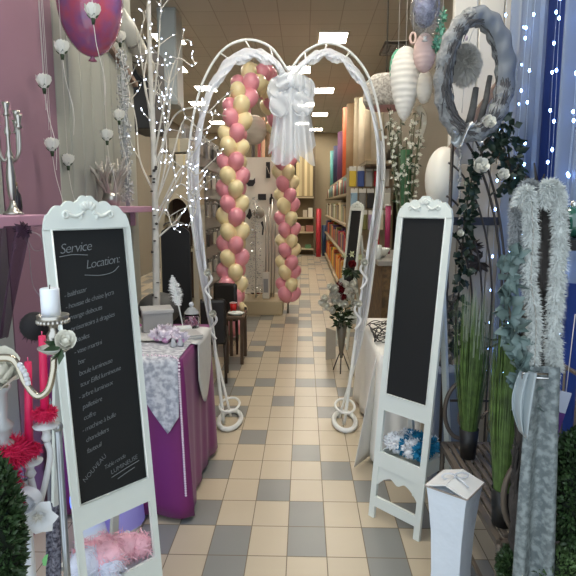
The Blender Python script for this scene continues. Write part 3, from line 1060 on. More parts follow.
q = [lwp(.035, .148, lzb), lwp(.14, .10, lzb + .0), lwp(.14, .11, lzt + .05), lwp(.04, .148, lzt + .05)]
one('lace_sheet', MB().grid(lambda u, v: lwp(.02 + .09 * u, .03 + .11 * u * 0 + .11 * v, lzb + .02 + .06 * v + .01 * math.sin(u * 9)), 12, 12), lace_mat('lace_white', (232, 234, 240), (206, 210, 222), 40, .7, 1), 'white lace sheet lining the right of the pink tissue box', 'lace')

# ------------------------------------------------------------------ purple table
TX0, TX1, TY0, TY1, TZ = -1.12, -.525, 2.33, 3.04, .738
PURPLE = mat('purple_satin', (118, 28, 100), .6, var=.10, vscale=4, sheen=.1)
t = thing('display_table', 'small table hidden under a purple satin cloth', 'table', ((TX0 + TX1) / 2, (TY0 + TY1) / 2, 0))
part('tabletop', MB().box(((TX0 + TX1) / 2, (TY0 + TY1) / 2, TZ - .02), (TX1 - TX0 - .03, TY1 - TY0 - .03, .03)), WOOD, t)
for x in (TX0 + .05, TX1 - .06):
    for y in (TY0 + .06, TY1 - .06):
        part('leg', MB().box((x, y, (TZ - .035) / 2), (.035, .035, TZ - .035)), WOOD, t)
def drape(x0, x1, y0, y1, z0, z1, amp, nf, corner=.03):
    """A cloth: flat top, skirt with folds that widen towards the floor."""
    per = []
    n = 40
    for (a, b) in (((x0, y0), (x1, y0)), ((x1, y0), (x1, y1)), ((x1, y1), (x0, y1)), ((x0, y1), (x0, y0))):
        for i in range(n):
            per.append(V((a[0] + (b[0] - a[0]) * i / n, a[1] + (b[1] - a[1]) * i / n, 0)))
    cx, cy = (x0 + x1) / 2, (y0 + y1) / 2
    N = len(per)
    mb = MB()
    rings = []
    for j in range(13):
        v = j / 12
        z = z0 - (z0 - z1) * v
        ring = []
        for i, p in enumerate(per):
            u = i / N
            d = V((p.x - cx, p.y - cy, 0)).normalized()
            nx = V((0, -1, 0)) if i < n else V((1, 0, 0)) if i < 2 * n else V((0, 1, 0)) if i < 3 * n else V((-1, 0, 0))
            cnr = 1 - min(i % n, n - i % n) / (n / 2)
            o = amp * v ** .8 * math.sin(u * nf * 2 * PI + 2 * math.sin(u * 11)) + corner * v * cnr ** 3
            ring.append(mb.bm.verts.new(V((p.x, p.y, z)) + nx * (o + .006 * min(1, v * 8)) + d * corner * .5 * v * cnr ** 4))
        rings.append(ring)
    mb.bm.faces.new(rings[0])
    for a, b in zip(rings, rings[1:]):
        for i in range(N):
            f = mb.bm.faces.new((a[i], b[i], b[(i + 1) % N], a[(i + 1) % N]))
            f.smooth = True
    return mb
one('tablecloth', drape(TX0, TX1, TY0, TY1, TZ + .004, .025, .007, 18), PURPLE, 'purple satin cloth reaching the floor over the left table', 'tablecloth', solid=.003)
LACE = lace_mat('runner_lace', (206, 206, 210), (160, 162, 172), 45, .92, 1)
def runner(name, fn, lab, m=LACE, nu=24, nv=30):
    return one(name, MB().grid(fn, nu, nv), m, lab, 'runner', 'runners on the purple table', solid=.003)
# near runner: over the front edge, pointed tip
def near_run(u, v):
    y_top = .30
    s = v * (y_top + .36)
    if s < y_top:
        x = -.785 + .25 * u
        return V((x, TY0 + y_top - s - .012, TZ + .012))
    d = s - y_top
    tip = max(.02, .33 - abs(u - .8) * .40)
    d2 = min(d / .36, 1) * tip
    return V((-.785 + .25 * u, TY0 - .030 - .012 * (d2 / .36) + .006 * math.sin(u * 9), TZ + .008 - d2))
runner('lace_runner', near_run, 'silvery lace runner with a pointed tip over the near edge of the purple table')
def far_run(u, v):
    s = v * (.44 + .34)
    if s < .44:
        return V((TX1 - .44 + s + .01, 2.58 + .36 * u, TZ + .012))
    d = (s - .44)
    tip = .33 * (1 - abs(2 * u - 1) ** 1.8 * .5)
    d2 = d / .34 * tip
    return V((TX1 + .024 + .02 * d2, 2.58 + .36 * u - .12 * d2, TZ + .008 - d2))
runner('lace_runner', far_run, 'pale satin runner with a rounded tip over the aisle side of the purple table', mat('runner_satin', (206, 206, 204), .45, var=.08, vscale=25))
# pearl string
bd = [(TX1 - .30, TY0 + .02, TZ + .016), (TX1 - .10, TY0 + .012, TZ + .016), (TX1 - .015, TY0 - .02, TZ + .010)] + [(TX1 - .006 + .02 * k / 12, TY0 - .036 - .010 * k / 12, TZ - .055 * k) for k in range(1, 12)]
q = spline(bd, 10)
mb = MB()
acc, last = 0, None
for p in q:
    if last is None or (p - last).length > .0105:
        mb.ell(p, .0055, 8, 6)
        last = p
one('pearl_string', mb, mat('pearl', (232, 214, 226), .25), 'string of white pearls down the near corner of the purple table', 'garland')
zt = TZ + .014
# grey gift box with lid
c = at(157, 322, 2.86)
t = thing('gift_box', 'grey square box with a lid on the purple table', 'box', (c.x, 2.86, zt))
part('box_body', MB().box((c.x, 2.86, zt + .05), (.15, .14, .10), rz=.35, bev=.004), mat('box_grey', (150, 148, 146), .6), t)
part('lid', MB().box((c.x, 2.86, zt + .108), (.16, .15, .018), rz=.35, bev=.003), mat('box_lid', (172, 170, 168), .6), t)
# feather quill in its stand
c = at(183, 326, 2.84)
t = thing('quill_pen', 'white ostrich feather quill pen standing in a white base', 'pen', (c.x, 2.84, zt))
part('pen_base', MB().box((c.x, 2.84, zt + .012), (.09, .055, .024), rz=.3, bev=.008), WHITE, t)
tp = at(173, 280, 2.84)
q = [V((c.x, 2.84, zt + .024)), V((c.x, 2.84, zt + .024)).lerp(tp, .5), tp]
part('shaft', MB().tube(q, .004, 6), WHITE, t)
mb = MB()
f0, f1 = at(178, 312, 2.84), at(169, 276, 2.84)
f0 = V((c.x, 2.84, zt)).lerp(tp, .50)
for k in range(420):
    s = random.random()
    p = f0.lerp(tp + (tp - f0) * .18, s)
    ww = .035 * math.sin(PI * min(1, s * .8 + .15))
    d = V((random.choice((-1, 1)), random.uniform(-.6, .6), random.uniform(0, .8)))
    mb.hair(p, d, ww * random.uniform(.7, 1.3), .006)
part('feather', mb, mat('feather_white', (238, 238, 236), .8), t)
# glass bonbon jar
c = at(192, 330, 2.92)
t = thing('bonbon_jar', 'lidded glass jar of pink sweets at the rear corner of the purple table', 'jar', (c.x, 2.92, zt))
GLASS = mat('clear_glass', (240, 244, 246), .05, trans=1.0)
part('jar_body', MB().lathe([(0, .0), (.038, .0), (.044, .02), (.044, .06), (.036, .075), (.034, .075), (.041, .058), (.041, .02), (.036, .005), (0, .005)], (c.x, 2.92, zt), 20), GLASS, t)
part('lid', MB().lathe([(.040, .076), (.038, .085), (.02, .105), (.008, .112), (0, .114)], (c.x, 2.92, zt), 20), mat('lid_glass', (220, 224, 226), .15, trans=.6), t)
part('finial', MB().ell((c.x, 2.92, zt + .125), .014, 12, 8), mat('crystal', (232, 234, 238), .1, trans=.5), t)
mb = MB()
for k in range(46):
    a, r = random.uniform(0, 6.28), .033 * math.sqrt(random.random())
    mb.ell((c.x + r * math.cos(a), 2.92 + r * math.sin(a), zt + .012 + .04 * random.random()), .007, 6, 5)
part('sweets', mb, mat('sweet_pink', (220, 150, 176), .3), t, kind='stuff')
# guest book
c = at(186, 343, 2.72)
t = thing('guest_book', 'silver grey guest book lying on the pale runner', 'book', (c.x, 2.70, zt + .002))
part('cover', MB().box((c.x - .01, 2.70, zt + .016), (.16, .15, .006), rz=.5), mat('book_silver', (176, 174, 172), .4), t)
part('cover', MB().box((c.x - .01, 2.70, zt + .004), (.16, .15, .005), rz=.5), mat('book_silver', (176, 174, 172), .4), t)
part('pages', MB().box((c.x - .01, 2.70, zt + .010), (.152, .142, .008), rz=.5), mat('paper_cream', (224, 220, 210), .8), t)
# favours: tulle sachets with flowers
FAV = mat('favour_tulle', (232, 222, 234), .6, alpha=.9)
for k, (px, py, Y, s) in enumerate(((158, 347, 2.60, 'leftmost'), (166, 353, 2.57, 'second from left'), (174, 350, 2.62, 'middle'), (170, 340, 2.68, 'rear'), (181, 356, 2.55, 'right-hand'), (164, 336, 2.70, 'rearmost'))):
    c = at(px, py, Y)
    c.z = zt
    t = thing('wedding_favour', 'white tulle favour bow on the purple table, %s of the cluster' % s, 'favour', c, 0, 'tulle favours on the purple table')
    mb = MB()
    for i in range(16):
        a = i * 2.4 + k
        mb.leaf(c + V((0, 0, .022)), (math.cos(a), math.sin(a), .35 + .7 * (i % 3)), .052, .034, fold=.5)
    part('tulle_petals', mb, FAV, t)
    part('pouch', MB().ell(c + V((0, 0, .017)), (.020, .020, .017), 12, 8), mat('favour_pink', (216, 160, 200), .5), t)
for k, (px, py, Y) in enumerate(((174, 367, 2.50), (181, 362, 2.51))):
    c = at(px, py, Y)
    c.z = zt + .002
    t = thing('crystal_shoe', 'tiny clear crystal ornament at the near edge of the purple table, %s of two' % ('left', 'right')[k], 'ornament', c, 0, 'crystal ornaments')
    part('crystal_body', MB().lathe([(0, 0), (.014, .0), (.017, .012), (.008, .024), (.010, .034), (0, .04)], c, 8), mat('crystal', (232, 234, 238), .1, trans=.5), t)
    part('bead', MB().ell(c + V((0, 0, .045)), .006, 8, 6), mat('pearl', (232, 214, 226), .25), t)

# ------------------------------------------------------------------ black chairs and the small table behind
def chair(px, py, Y, lab, rz):
    g = at(px, py, Y)
    c = V((g.x, Y, 0))
    t = thing('dining_chair', lab, 'chair', c, rz, 'black chairs behind the heart arch')
    M = Matrix.Translation(c) @ Matrix.Rotation(rz, 4, 'Z')
    LE = mat('black_leather', (30, 26, 25), .35)
    part('seat', MB().box(M @ V((0, 0, .38)), (.24, .32, .06), rz=rz, bev=.02), LE, t)
    part('backrest', MB().box(M @ V((0, -.15, .50)), (.23, .04, .36), rz=rz, bev=.025), LE, t)
    for sx in (-1, 1):
        for sy in (-1, 1):
            part('leg', MB().tube([M @ V((sx * .10, sy * .13, .37)), M @ V((sx * .105, sy * .14, 0))], [.016, .011], 8), mat('dark_leg', (52, 38, 30), .5), t)
    return t
chair(213, 330, 4.4, 'black upholstered chair with its back to the purple table', 0.1)
chair(231, 320, 5.3, 'black upholstered chair farther back, beside the balloon arch', -.2)
c = at(236, 310, 4.95)
t = thing('side_table', 'small brown wooden table with a white dish on top, by the black chairs', 'table', (c.x, 4.95, 0))
zt2 = at(236, 313, 4.95).z
part('tabletop', MB().box((c.x, 4.95, zt2 - .015), (.17, .34, .03), bev=.008), WOOD, t)
for sx in (-1, 1):
    for sy in (-1, 1):
        part('leg', MB().bar((c.x + sx * .065, 4.95 + sy * .14, zt2 - .03), (c.x + sx * .065, 4.95 + sy * .14, 0), .028, .028), WOOD, t)
one('dish', MB().lathe([(0, 0), (.05, .0), (.075, .018), (.07, .02), (.045, .006), (0, .006)], (c.x + .01, 4.88, zt2), 20), WHITE, 'white oval dish on the small brown table', 'dish')
t = thing('red_cup', 'red cup with a white rim on the small brown table', 'cup', (c.x - .03, 5.0, zt2))
part('cup_body', MB().lathe([(0, 0), (.026, 0), (.032, .085), (.029, .085), (.024, .006), (0, .006)], (c.x - .03, 5.0, zt2), 16), mat('cup_red', (200, 36, 36), .4), t)
part('rim', MB().tube([(c.x - .03 + .031 * math.cos(a), 5.0 + .031 * math.sin(a), zt2 + .086) for a in [k * PI / 8 for k in range(16)]], .003, 6, True), WHITE, t)
one('candle', MB().lathe([(0, 0), (.022, 0), (.022, .08), (.004, .08), (.0, .1)], (c.x + .045, 5.03, zt2), 12), mat('candle_cream', (226, 206, 160), .5), 'cream candle beside the red cup', 'candle')
# ------------------------------------------------------------------ left wall: shelves and what stands on them
SHP = mat('shelf_mauve', (186, 142, 166), .55)
t = thing('wall_shelf', 'mauve shelf on the mauve wall carrying the silver candelabra', 'shelf', (-1.06, 1.86, 1.325))
part('board', MB().box((-1.06, 1.86, 1.345), (.19, .46, .04), bev=.004), SHP, t)
part('bracket', MB().box((-1.13, 1.98, 1.28), (.03, .02, .09)), SHP, t)
t = thing('wall_shelf', 'mauve shelf behind the left chalkboard carrying the silver twigs', 'shelf', (-1.06, 3.4, 1.36))
part('board', MB().box((-1.06, 3.36, 1.375), (.19, .94, .035), bev=.004), SHP, t)
part('bracket', MB().box((-1.13, 3.7, 1.31), (.03, .02, .09)), SHP, t)
# silver candelabra
Y = 1.93
c = at(13.5, 214, Y)
x0, zb = c.x, 1.366
t = thing('candelabra', 'tall silver five-armed candelabra on the mauve shelf', 'candelabra', (x0, Y, zb))
zt_ = at(14, 116, Y).z
part('base', MB().lathe([(0, 0), (.034, 0), (.034, .006), (.022, .014), (.012, .03), (.008, .05), (0, .05)], (x0, Y, zb), 20), SILVER, t)
h = zt_ - zb
part('stem', MB().lathe([(.007, .045), (.013, .07), (.016, .13), (.011, .17), (.008, .19), (.014, .2), (.007, .22), (.006, h * .8), (.012, h * .84), (.006, h * .9), (.006, h)], (x0, Y, zb), 14), SILVER, t)
cup = [(0, 0), (.012, .002), (.006, .012), (.007, .02), (.010, .035), (.013, .045), (.011, .045), (.007, .03), (0, .028)]
part('candle_cup', MB().lathe(cup, (x0, Y, zt_), 14), SILVER, t)
for k, (dx, dy, dz) in enumerate(((.034, 0, -.028), (-.034, 0, -.028), (.0, .06, -.05), (.055, -.03, -.045), (-.055, .03, -.045))):
    e = V((x0 + dx, Y + dy, zt_ + dz))
    s = V((x0, Y, zb + h * .62))
    a = part('arm', MB().tube(spline([s, V((x0 + dx * .5, Y + dy * .5, s.z - .022)), V((x0 + dx * .95, Y + dy * .95, s.z + .01)), e], 6), .0045, 8), SILVER, t)
    part('candle_cup', MB().lathe(cup, e, 14), SILVER, a)
# black feather ball / dark bottle beside it
t = thing('dark_bottle', 'small dark bottle behind the foot of the candelabra', 'bottle', (x0 - .03, Y + .09, zb))
part('bottle_body', MB().lathe([(0, 0), (.014, 0), (.017, .03), (.014, .07), (.006, .085), (.006, .10), (0, .10)], (x0 - .03, Y + .09, zb), 14), mat('dark_glass', (40, 36, 42), .15), t)
part('cork', MB().lathe([(0, .10), (.005, .10), (.005, .115), (0, .115)], (x0 - .03, Y + .09, zb), 8), mat('cork', (120, 96, 66), .8), t)
# dark tulle hanging under the shelf
PT = mat('dark_plum_tulle', (62, 34, 56), .8, alpha=.82)
def dt(u, v):
    p = at(-6 + 34 * u * (1 - .62 * v), 226 + 112 * v, 1.80)
    return p + V((0, .02 * math.sin(u * 14 + 2 * v), 0))
one('tulle_drape', MB().grid(dt, 24, 16), PT, 'dark plum tulle hanging below the shelf at the left edge', 'drape')
mb = MB()
c = at(24, 233, 1.82)
for k in range(26):
    a = random.uniform(0, 6.28)
    mb.leaf(c + V((0, 0, .01)), (math.cos(a), -.3, math.sin(a) * .8 - .2), .035, .018, fold=.4)
one('tulle_knot', mb, PT, 'crumpled plum tulle knot under the shelf end', 'knot')
for k, pts in enumerate((((26, 236), (34, 250), (43, 248), (40, 236), (30, 231)), ((28, 245), (30, 262), (33, 285), (42, 300), (44, 312)), ((14, 240), (17, 246), (13, 252), (12, 243)))):
    q = spline([V((-1.0 - .02 * k, 1.95 + .03 * k, 1.322))] + [at(x, y, 1.95) for x, y in pts], 8)
    one('hanging_wire', MB().tube(q, .0016, 6), mat('wire_silver', (150, 140, 146), .4, .6), '%s curling silver wire under the shelf end' % ('dark looped', 'long dangling', 'small ring-shaped')[k], 'wire', 'wire curls under the shelf')
# twig bundle: silver antlers
c = at(112, 207, 3.12)
zb = 1.394
t = thing('silver_twigs', 'bunch of shiny silver antler twigs in a low vase behind the left chalkboard', 'twigs', (c.x - .02, 3.12, zb))
cx = min(c.x, -1.02)
part('vase', MB().lathe([(0, 0), (.04, 0), (.05, .04), (.04, .08), (.035, .08), (.045, .04), (.035, .006), (0, .006)], (cx, 3.12, zb), 16), SILVER, t)
rnd = random.Random(2)
for k in range(26):
    a = rnd.uniform(0, 2 * PI)
    L = rnd.uniform(.14, .26)
    d = V((math.cos(a) * .5, math.sin(a) * .6, 1)).normalized()
    s = V((cx + .02 * math.cos(a), 3.12 + .02 * math.sin(a), zb + .05))
    m_ = s + d * L * .55 + V((0, 0, .0))
    e = s + d * L + V((rnd.uniform(-.03, .03), rnd.uniform(-.03, .03), .01))
    mb = MB().tube(spline([s, m_, e], 4), [.010, .010, .0095, .009, .008, .007, .006, .005, .003], 6)
    e2 = m_ + V((rnd.uniform(-.06, .06), rnd.uniform(-.04, .04), .07))
    mb.tube([m_, m_.lerp(e2, .6), e2], [.008, .007, .004], 6)
    part('twig', mb, mat('twig_silver', (186, 180, 172), .38, .75), t)
# fluffy bead column
c = at(128, 206, 3.36)
t = thing('bead_column', 'tall column of clear crystal beads standing on the rear mauve shelf', 'decoration', (max(min(c.x, -.99), -1.1), 3.36, zb))
cx = max(min(c.x, -.99), -1.1)
part('stem', MB().tube([(cx, 3.36, zb), (cx, 3.36, 2.28)], .012, 10), mat('stem_clear', (200, 204, 206), .2, trans=.4), t)
mb = MB()
for k in range(520):
    z = zb + .02 + .86 * rnd.random()
    a = rnd.uniform(0, 6.28)
    r = rnd.uniform(.015, .036)
    mb.ell((cx + r * math.cos(a), 3.36 + r * math.sin(a), z), rnd.uniform(.004, .009), 6, 4)
part('beads', mb, mat('bead_white', (212, 214, 212), .15, trans=.35), t, kind='stuff')
# hanging rose strings
rose_me = {}
mbr = MB().rose((0, 0, 0), .038)
ROSE_ME = mbr.mesh('rose_head', PETAL)
mbr = MB()
for k in range(6):
    a = k * PI / 3
    mbr.leaf((0, 0, -.012), (math.cos(a), math.sin(a), .5), .03, .014, fold=.2)
mbr.tube([(0, 0, -.035), (0, 0, -.006)], [.006, .010], 8)
CALYX_ME = mbr.mesh('calyx', GREEN)
strs = [(44, 85, 2.35, 'long string', 'at the mauve wall, left of the purple balloon'), (52, 148, 2.42, 'string', 'lowest on the mauve wall'), (62, 51, 2.42, 'string', 'at the left of the purple balloon'),
        (93, 15, 2.3, 'short string', 'in front of the purple balloon'), (120, 40, 2.95, 'string', 'right of the purple balloon'), (119, 118, 3.0, 'string', 'low before the pale boards at right'),
        (107, 138, 2.85, 'string', 'low before the middle of the pale boards'), (68, 163, 2.7, 'string', 'low at the left of the pale boards')]
for px, py, Y, a_, s in strs:
    p = at(px, py, Y)
    t = thing('hanging_rose', 'white rose on a %s %s' % (a_, s), 'rose', (p.x, p.y, p.z), 0, 'roses hanging on strings')
    R = Matrix.Translation(p)
    piece('rose_head', ROSE_ME, t, R)
    piece('calyx', CALYX_ME, t, R)
    part('string', MB().tube([p, V((p.x - .004, p.y, (p.z + CEIL) / 2)), V((p.x, p.y, CEIL))], .0012, 5), STRING, t)
    part('string_tail', MB().tube(spline([p - V((0, 0, .03)), p + V((.01, 0, -.12)), p + V((.035, 0, -.24)), p + V((.03, 0, -.34))], 5), .0012, 5), STRING, t)
# plain strings
for k, px in enumerate((46, 49)):
    p = at(px, 110 + 20 * k, 2.38)
    one('plain_string', MB().tube([p, V((p.x, p.y, CEIL))], .0011, 5), STRING, '%s bare white string hanging in front of the mauve wall' % ('left', 'right')[k], 'string', 'bare strings')
# purple balloon (foil)
m = mat('balloon_purple', (120, 84, 140), .15, alpha=.9, coat=.6, c2=(182, 78, 98), vscale=9)
c = at(90, 4, 2.62)
t = thing('purple_balloon', 'shiny purple and pink mottled balloon hanging at the upper left', 'balloon', c)
part('balloon_skin', MB().ell(c, (.142, .142, .225), 28, 18, egg=.06), m, t)
part('neck', MB().lathe([(.004, -.245), (.02, -.243), (.008, -.228), (.012, -.218)], c, 10), m, t)
part('cord', MB().tube([c + V((0, 0, .22)), V((c.x, c.y, CEIL))], .0015, 5), STRING, t)
# ventilation duct and boxes high up on the left wall
a, b = at(126, 30, 3.75), at(149, 74, 4.3)
t = thing('air_duct', 'fat pale air duct running up to the ceiling at the upper left', 'duct', b)
part('duct_tube', MB().tube([a + V((-.08, 0, .12)), a, b], .07, 18), mat('duct_white', (180, 180, 172), .5), t)
for s in (.15, .5, .85):
    q = a.lerp(b, s)
    d = (b - a).normalized()
    part('clamp_ring', MB().tube([q - d * .008, q + d * .008], .074, 18), mat('clamp_grey', (130, 130, 126), .4), t)
one('vent_box', MB().box(at(146, 92, 4.5), (.18, .5, .62), bev=.01), mat('vent_dark', (54, 54, 56), .6), 'dark ventilation box below the air duct', 'box')
c = at(169, 78, 6.15)
t = thing('air_conditioner', 'tall pale grey cabinet hanging from the ceiling beyond the twig tree', 'cabinet', c)
part('casing', MB().box((c.x, c.y + .1, (CEIL + 2.45) / 2), (.20, .3, CEIL - 2.45), bev=.01), mat('case_grey', (166, 172, 172), .5), t)
part('front_panel', MB().box((c.x, c.y - .055, (CEIL + 2.45) / 2), (.17, .01, CEIL - 2.52), bev=.003), mat('panel_grey', (176, 184, 186), .35), t)
# lit birch tree
c = at(155, 330, 3.35)
bx, by = c.x, 3.35
t = thing('lit_tree', 'white birch-look tree with bare twigs carrying tiny white lights', 'tree', (bx, by, 0))
BIRCH = mat('birch_bark', (206, 204, 196), .7, var=.25, vscale=10)
TW_ = mat('twig_white', (196, 192, 182), .6)
part('pot', MB().lathe([(0, 0), (.09, 0), (.11, .2), (.095, .2), (.08, .02), (0, .02)], (bx, by, 0), 20), mat('pot_dark', (46, 44, 44), .6), t)
tr = [V((bx, by, .02)), V((bx + .008, by, .5)), at(156, 260, by), at(155, 200, by), at(153, 130, by), at(150, 60, by), at(149, 0, by), at(150, -40, by)]
trs = spline(tr, 6)
part('trunk', MB().tube(trs, [.026 - .018 * i / (len(trs) - 1) for i in range(len(trs))], 10), BIRCH, t)
mb = MB()
rnd = random.Random(4)
for k in range(18):
    z = rnd.uniform(.6, 1.7)
    i = min(range(len(trs)), key=lambda j: abs(trs[j].z - z))
    a = rnd.uniform(-2.6, -.5)
    p = V((trs[i].x, trs[i].y, z)) + V((math.cos(a), math.sin(a), 0)) * .023
    part('bark_mark', MB().ell(p, (.010, .006, rnd.uniform(.003, .009)), 8, 5), mat('bark_dark', (60, 56, 52), .8), t)
branches = [[(155, 200), (163, 150), (172, 90), (184, 30)], [(155, 190), (150, 120), (141, 60), (134, 20)], [(154, 160), (165, 100), (176, 60), (192, 66), (197, 62)], [(155, 205), (170, 165), (184, 120), (200, 130), (212, 126)],
            [(155, 215), (172, 190), (195, 150), (216, 138)], [(155, 230), (168, 200), (182, 184), (196, 205), (188, 228)], [(155, 240), (175, 222), (186, 208), (204, 182)], [(154, 140), (146, 90), (140, 40), (150, 2)],
            [(153, 110), (158, 60), (160, 20), (162, -10)], [(155, 210), (166, 160), (164, 120), (158, 80)], [(155, 195), (140, 160), (136, 120), (126, 78)], [(154, 170), (172, 120), (190, 108), (205, 112), (226, 116)],
            [(155, 225), (166, 210), (172, 226), (180, 232)], [(155, 185), (163, 140), (170, 110), (168, 70)], [(155, 220), (176, 176), (186, 166), (196, 175), (206, 168)], [(153, 120), (144, 80), (150, 40), (145, 10)]]
pts_led = []
for k, b in enumerate(branches):
    q = [at(x, y, by + (0 if i == 0 else (.12 * math.sin(k * 2.1)) * i / 3 + .03 * math.sin(i * 3 + k))) for i, (x, y) in enumerate(b)]
    s = spline(q, 6)
    br_ = part('branch', MB().tube(s, [.0065 - .0045 * i / (len(s) - 1) for i in range(len(s))], 7), TW_, t)
    for j in range(5):
        i = rnd.randrange(5, len(s) - 1)
        e = s[i] + V((rnd.uniform(-.10, .14), rnd.uniform(-.1, .1), rnd.uniform(-.03, .16)))
        m_ = s[i].lerp(e, .5) + V((rnd.uniform(-.02, .02), 0, .01))
        ss = spline([s[i], m_, e], 4)
        part('twig', MB().tube(ss, [.0035 - .002 * n / (len(ss) - 1) for n in range(len(ss))], 5), TW_, br_)
        pts_led += [ss[3], ss[6], e]
    pts_led += s[6::4]
rnd.shuffle(pts_led)
lm_ = MB().ell((0, 0, 0), (.0027, .0027, .0038), 6, 5).mesh('light_bulb', LED)
for p in pts_led[:100]:
    piece('light_bulb', lm_, t, Matrix.Translation(p + V((0, -.006, 0))))
mb = MB()
for p in pts_led[100:190]:
    mb.ell(p + V((0, -.005, 0)), (.0026, .0026, .0034), 6, 4)
part('small_lights', mb, LED, t, kind='stuff')
# tall black panel with rounded top and what stands behind it
c = at(177, 300, 4.05)
zt_ = at(177, 226, 4.05).z
hw = .105
top = [(-hw, 0), (hw, 0)] + [(hw * math.cos(a), zt_ - .06 + .06 * math.sin(a)) for a in [k * PI / 16 for k in range(17)]]
t = thing('standing_board', 'tall black round-topped board standing behind the purple table', 'board', (c.x, 4.05, 0))
part('board_face', MB().prism(top, .03, Matrix.Translation((c.x, 4.05, 0))), mat('panel_black', (20, 20, 22), .5), t)
part('handle', MB().tube([(c.x + hw * .75 * math.cos(a), 4.04, zt_ + .03 * math.sin(a)) for a in [k * PI / 10 for k in range(11)]], .005, 6), mat('handle_grey', (90, 88, 86), .4), t)
t = thing('post_stand', 'pale wooden post frame beside the tall black board', 'stand', (c.x + .16, 4.2, 0))
zt2 = at(195, 205, 4.2).z
for k, dx in enumerate((.125, .17)):
    part('post', MB().box((c.x + dx, 4.2 + .05 * k, zt2 / 2), (.028, .04, zt2)), mat('frame_tan', (178, 166, 146), .6), t)
part('crossbar', MB().box((c.x + .148, 4.22, zt2 - .02), (.075, .03, .03)), mat('frame_tan', (178, 166, 146), .6), t)
# display cabinet far left
Yc = 5.0
l, r = at(158, 150, Yc), at(196, 150, Yc)
cx, w = (l.x + r.x) / 2, r.x - l.x
t = thing('display_cabinet', 'cream shop cabinet with an arched brown opening behind the lit tree', 'cabinet', (cx, Yc, 0))
zt_ = at(170, 168, Yc).z
CB = mat('cabinet_cream', (186, 172, 146), .6)
part('side_panel', MB().box((l.x + .02, Yc + .15, zt_ / 2), (.04, .4, zt_), bev=.004), CB, t)
part('side_panel', MB().box((r.x - .02, Yc + .15, zt_ / 2), (.04, .4, zt_), bev=.004), CB, t)
part('back_panel', MB().box((cx, Yc + .33, zt_ / 2), (w - .08, .02, zt_)), mat('cabinet_brown', (92, 66, 46), .6, var=.2), t)
z1 = at(170, 195, Yc).z
arch = [(-w / 2, z1 - .25), (-w / 2, zt_), (w / 2, zt_), (w / 2, z1 - .25)] + [((w / 2 - .05) * math.cos(a), z1 - .25 + .22 * math.sin(a)) for a in [k * PI / 14 for k in range(15)]]
part('arched_front', MB().prism(arch, .03, Matrix.Translation((cx, Yc - .06, 0))), CB, t)
for z in (.5, 1.0):
    part('shelf', MB().box((cx, Yc + .14, z), (w - .08, .36, .025)), CB, t)
for k, (px, py, wpx, hpx, c_, s) in enumerate(((165, 152, 16, 14, (186, 176, 154), 'cream carton on top of the cabinet, left'), (184, 153, 18, 14, (200, 190, 168), 'larger cream carton on top of the cabinet, right'), (178, 128, 20, 10, (176, 168, 150), 'beige carton stacked highest on the cabinet'))):
    p = at(px, py, Yc)
    z = zt_ if k < 2 else zt_ + .135
    t = thing('carton', s, 'carton', (p.x, Yc, z), 0, 'cartons on the cabinet')
    part('carton_body', MB().box((p.x, Yc + .12, z + .06), (wpx * Yc / 560, .22, .12), bev=.006), mat('cream_carton_%d' % k, c_, .7), t)
    part('tape', MB().box((p.x, Yc + .007, z + .06), (.02, .004, .11)), mat('tape', (206, 190, 150), .4), t)
c = at(170, 218, Yc - .0)
t = thing('dried_flowers', 'pale dried flower bunch inside the arched cabinet', 'flowers', (c.x, Yc + .1, 1.0125))
part('vase', MB().lathe([(0, 0), (.03, 0), (.04, .06), (.022, .12), (.018, .12), (.034, .06), (.026, .006), (0, .006)], (c.x, Yc + .1, 1.0125), 14), mat('vase_cream', (196, 184, 160), .5), t)
mb = MB()
for k in range(60):
    a = random.uniform(0, 6.28)
    mb.leaf((c.x, Yc + .1, 1.15), (math.cos(a) * .5, math.sin(a) * .5, 1), random.uniform(.1, .22), .03, fold=.4)
part('blooms', mb, mat('dried_cream', (206, 196, 170), .8), t)
c = at(147, 326, 3.18)
t = thing('grey_lampshade', 'round dark grey bowl-shaped seat behind the grey gift box', 'stool', (c.x - .02, 3.5, 0))
part('seat', MB().ell((c.x - .04, 3.62, .72), (.14, .14, .11), 20, 12), mat('stool_grey', (66, 66, 66), .6), t)
part('stem', MB().tube([(c.x - .04, 3.62, .03), (c.x - .04, 3.62, .64)], .02, 10), CHROME, t)
part('foot', MB().lathe([(0, 0), (.13, 0), (.12, .02), (.03, .035), (0, .035)], (c.x - .04, 3.62, 0), 20), CHROME, t)
t.name = 'round_stool'
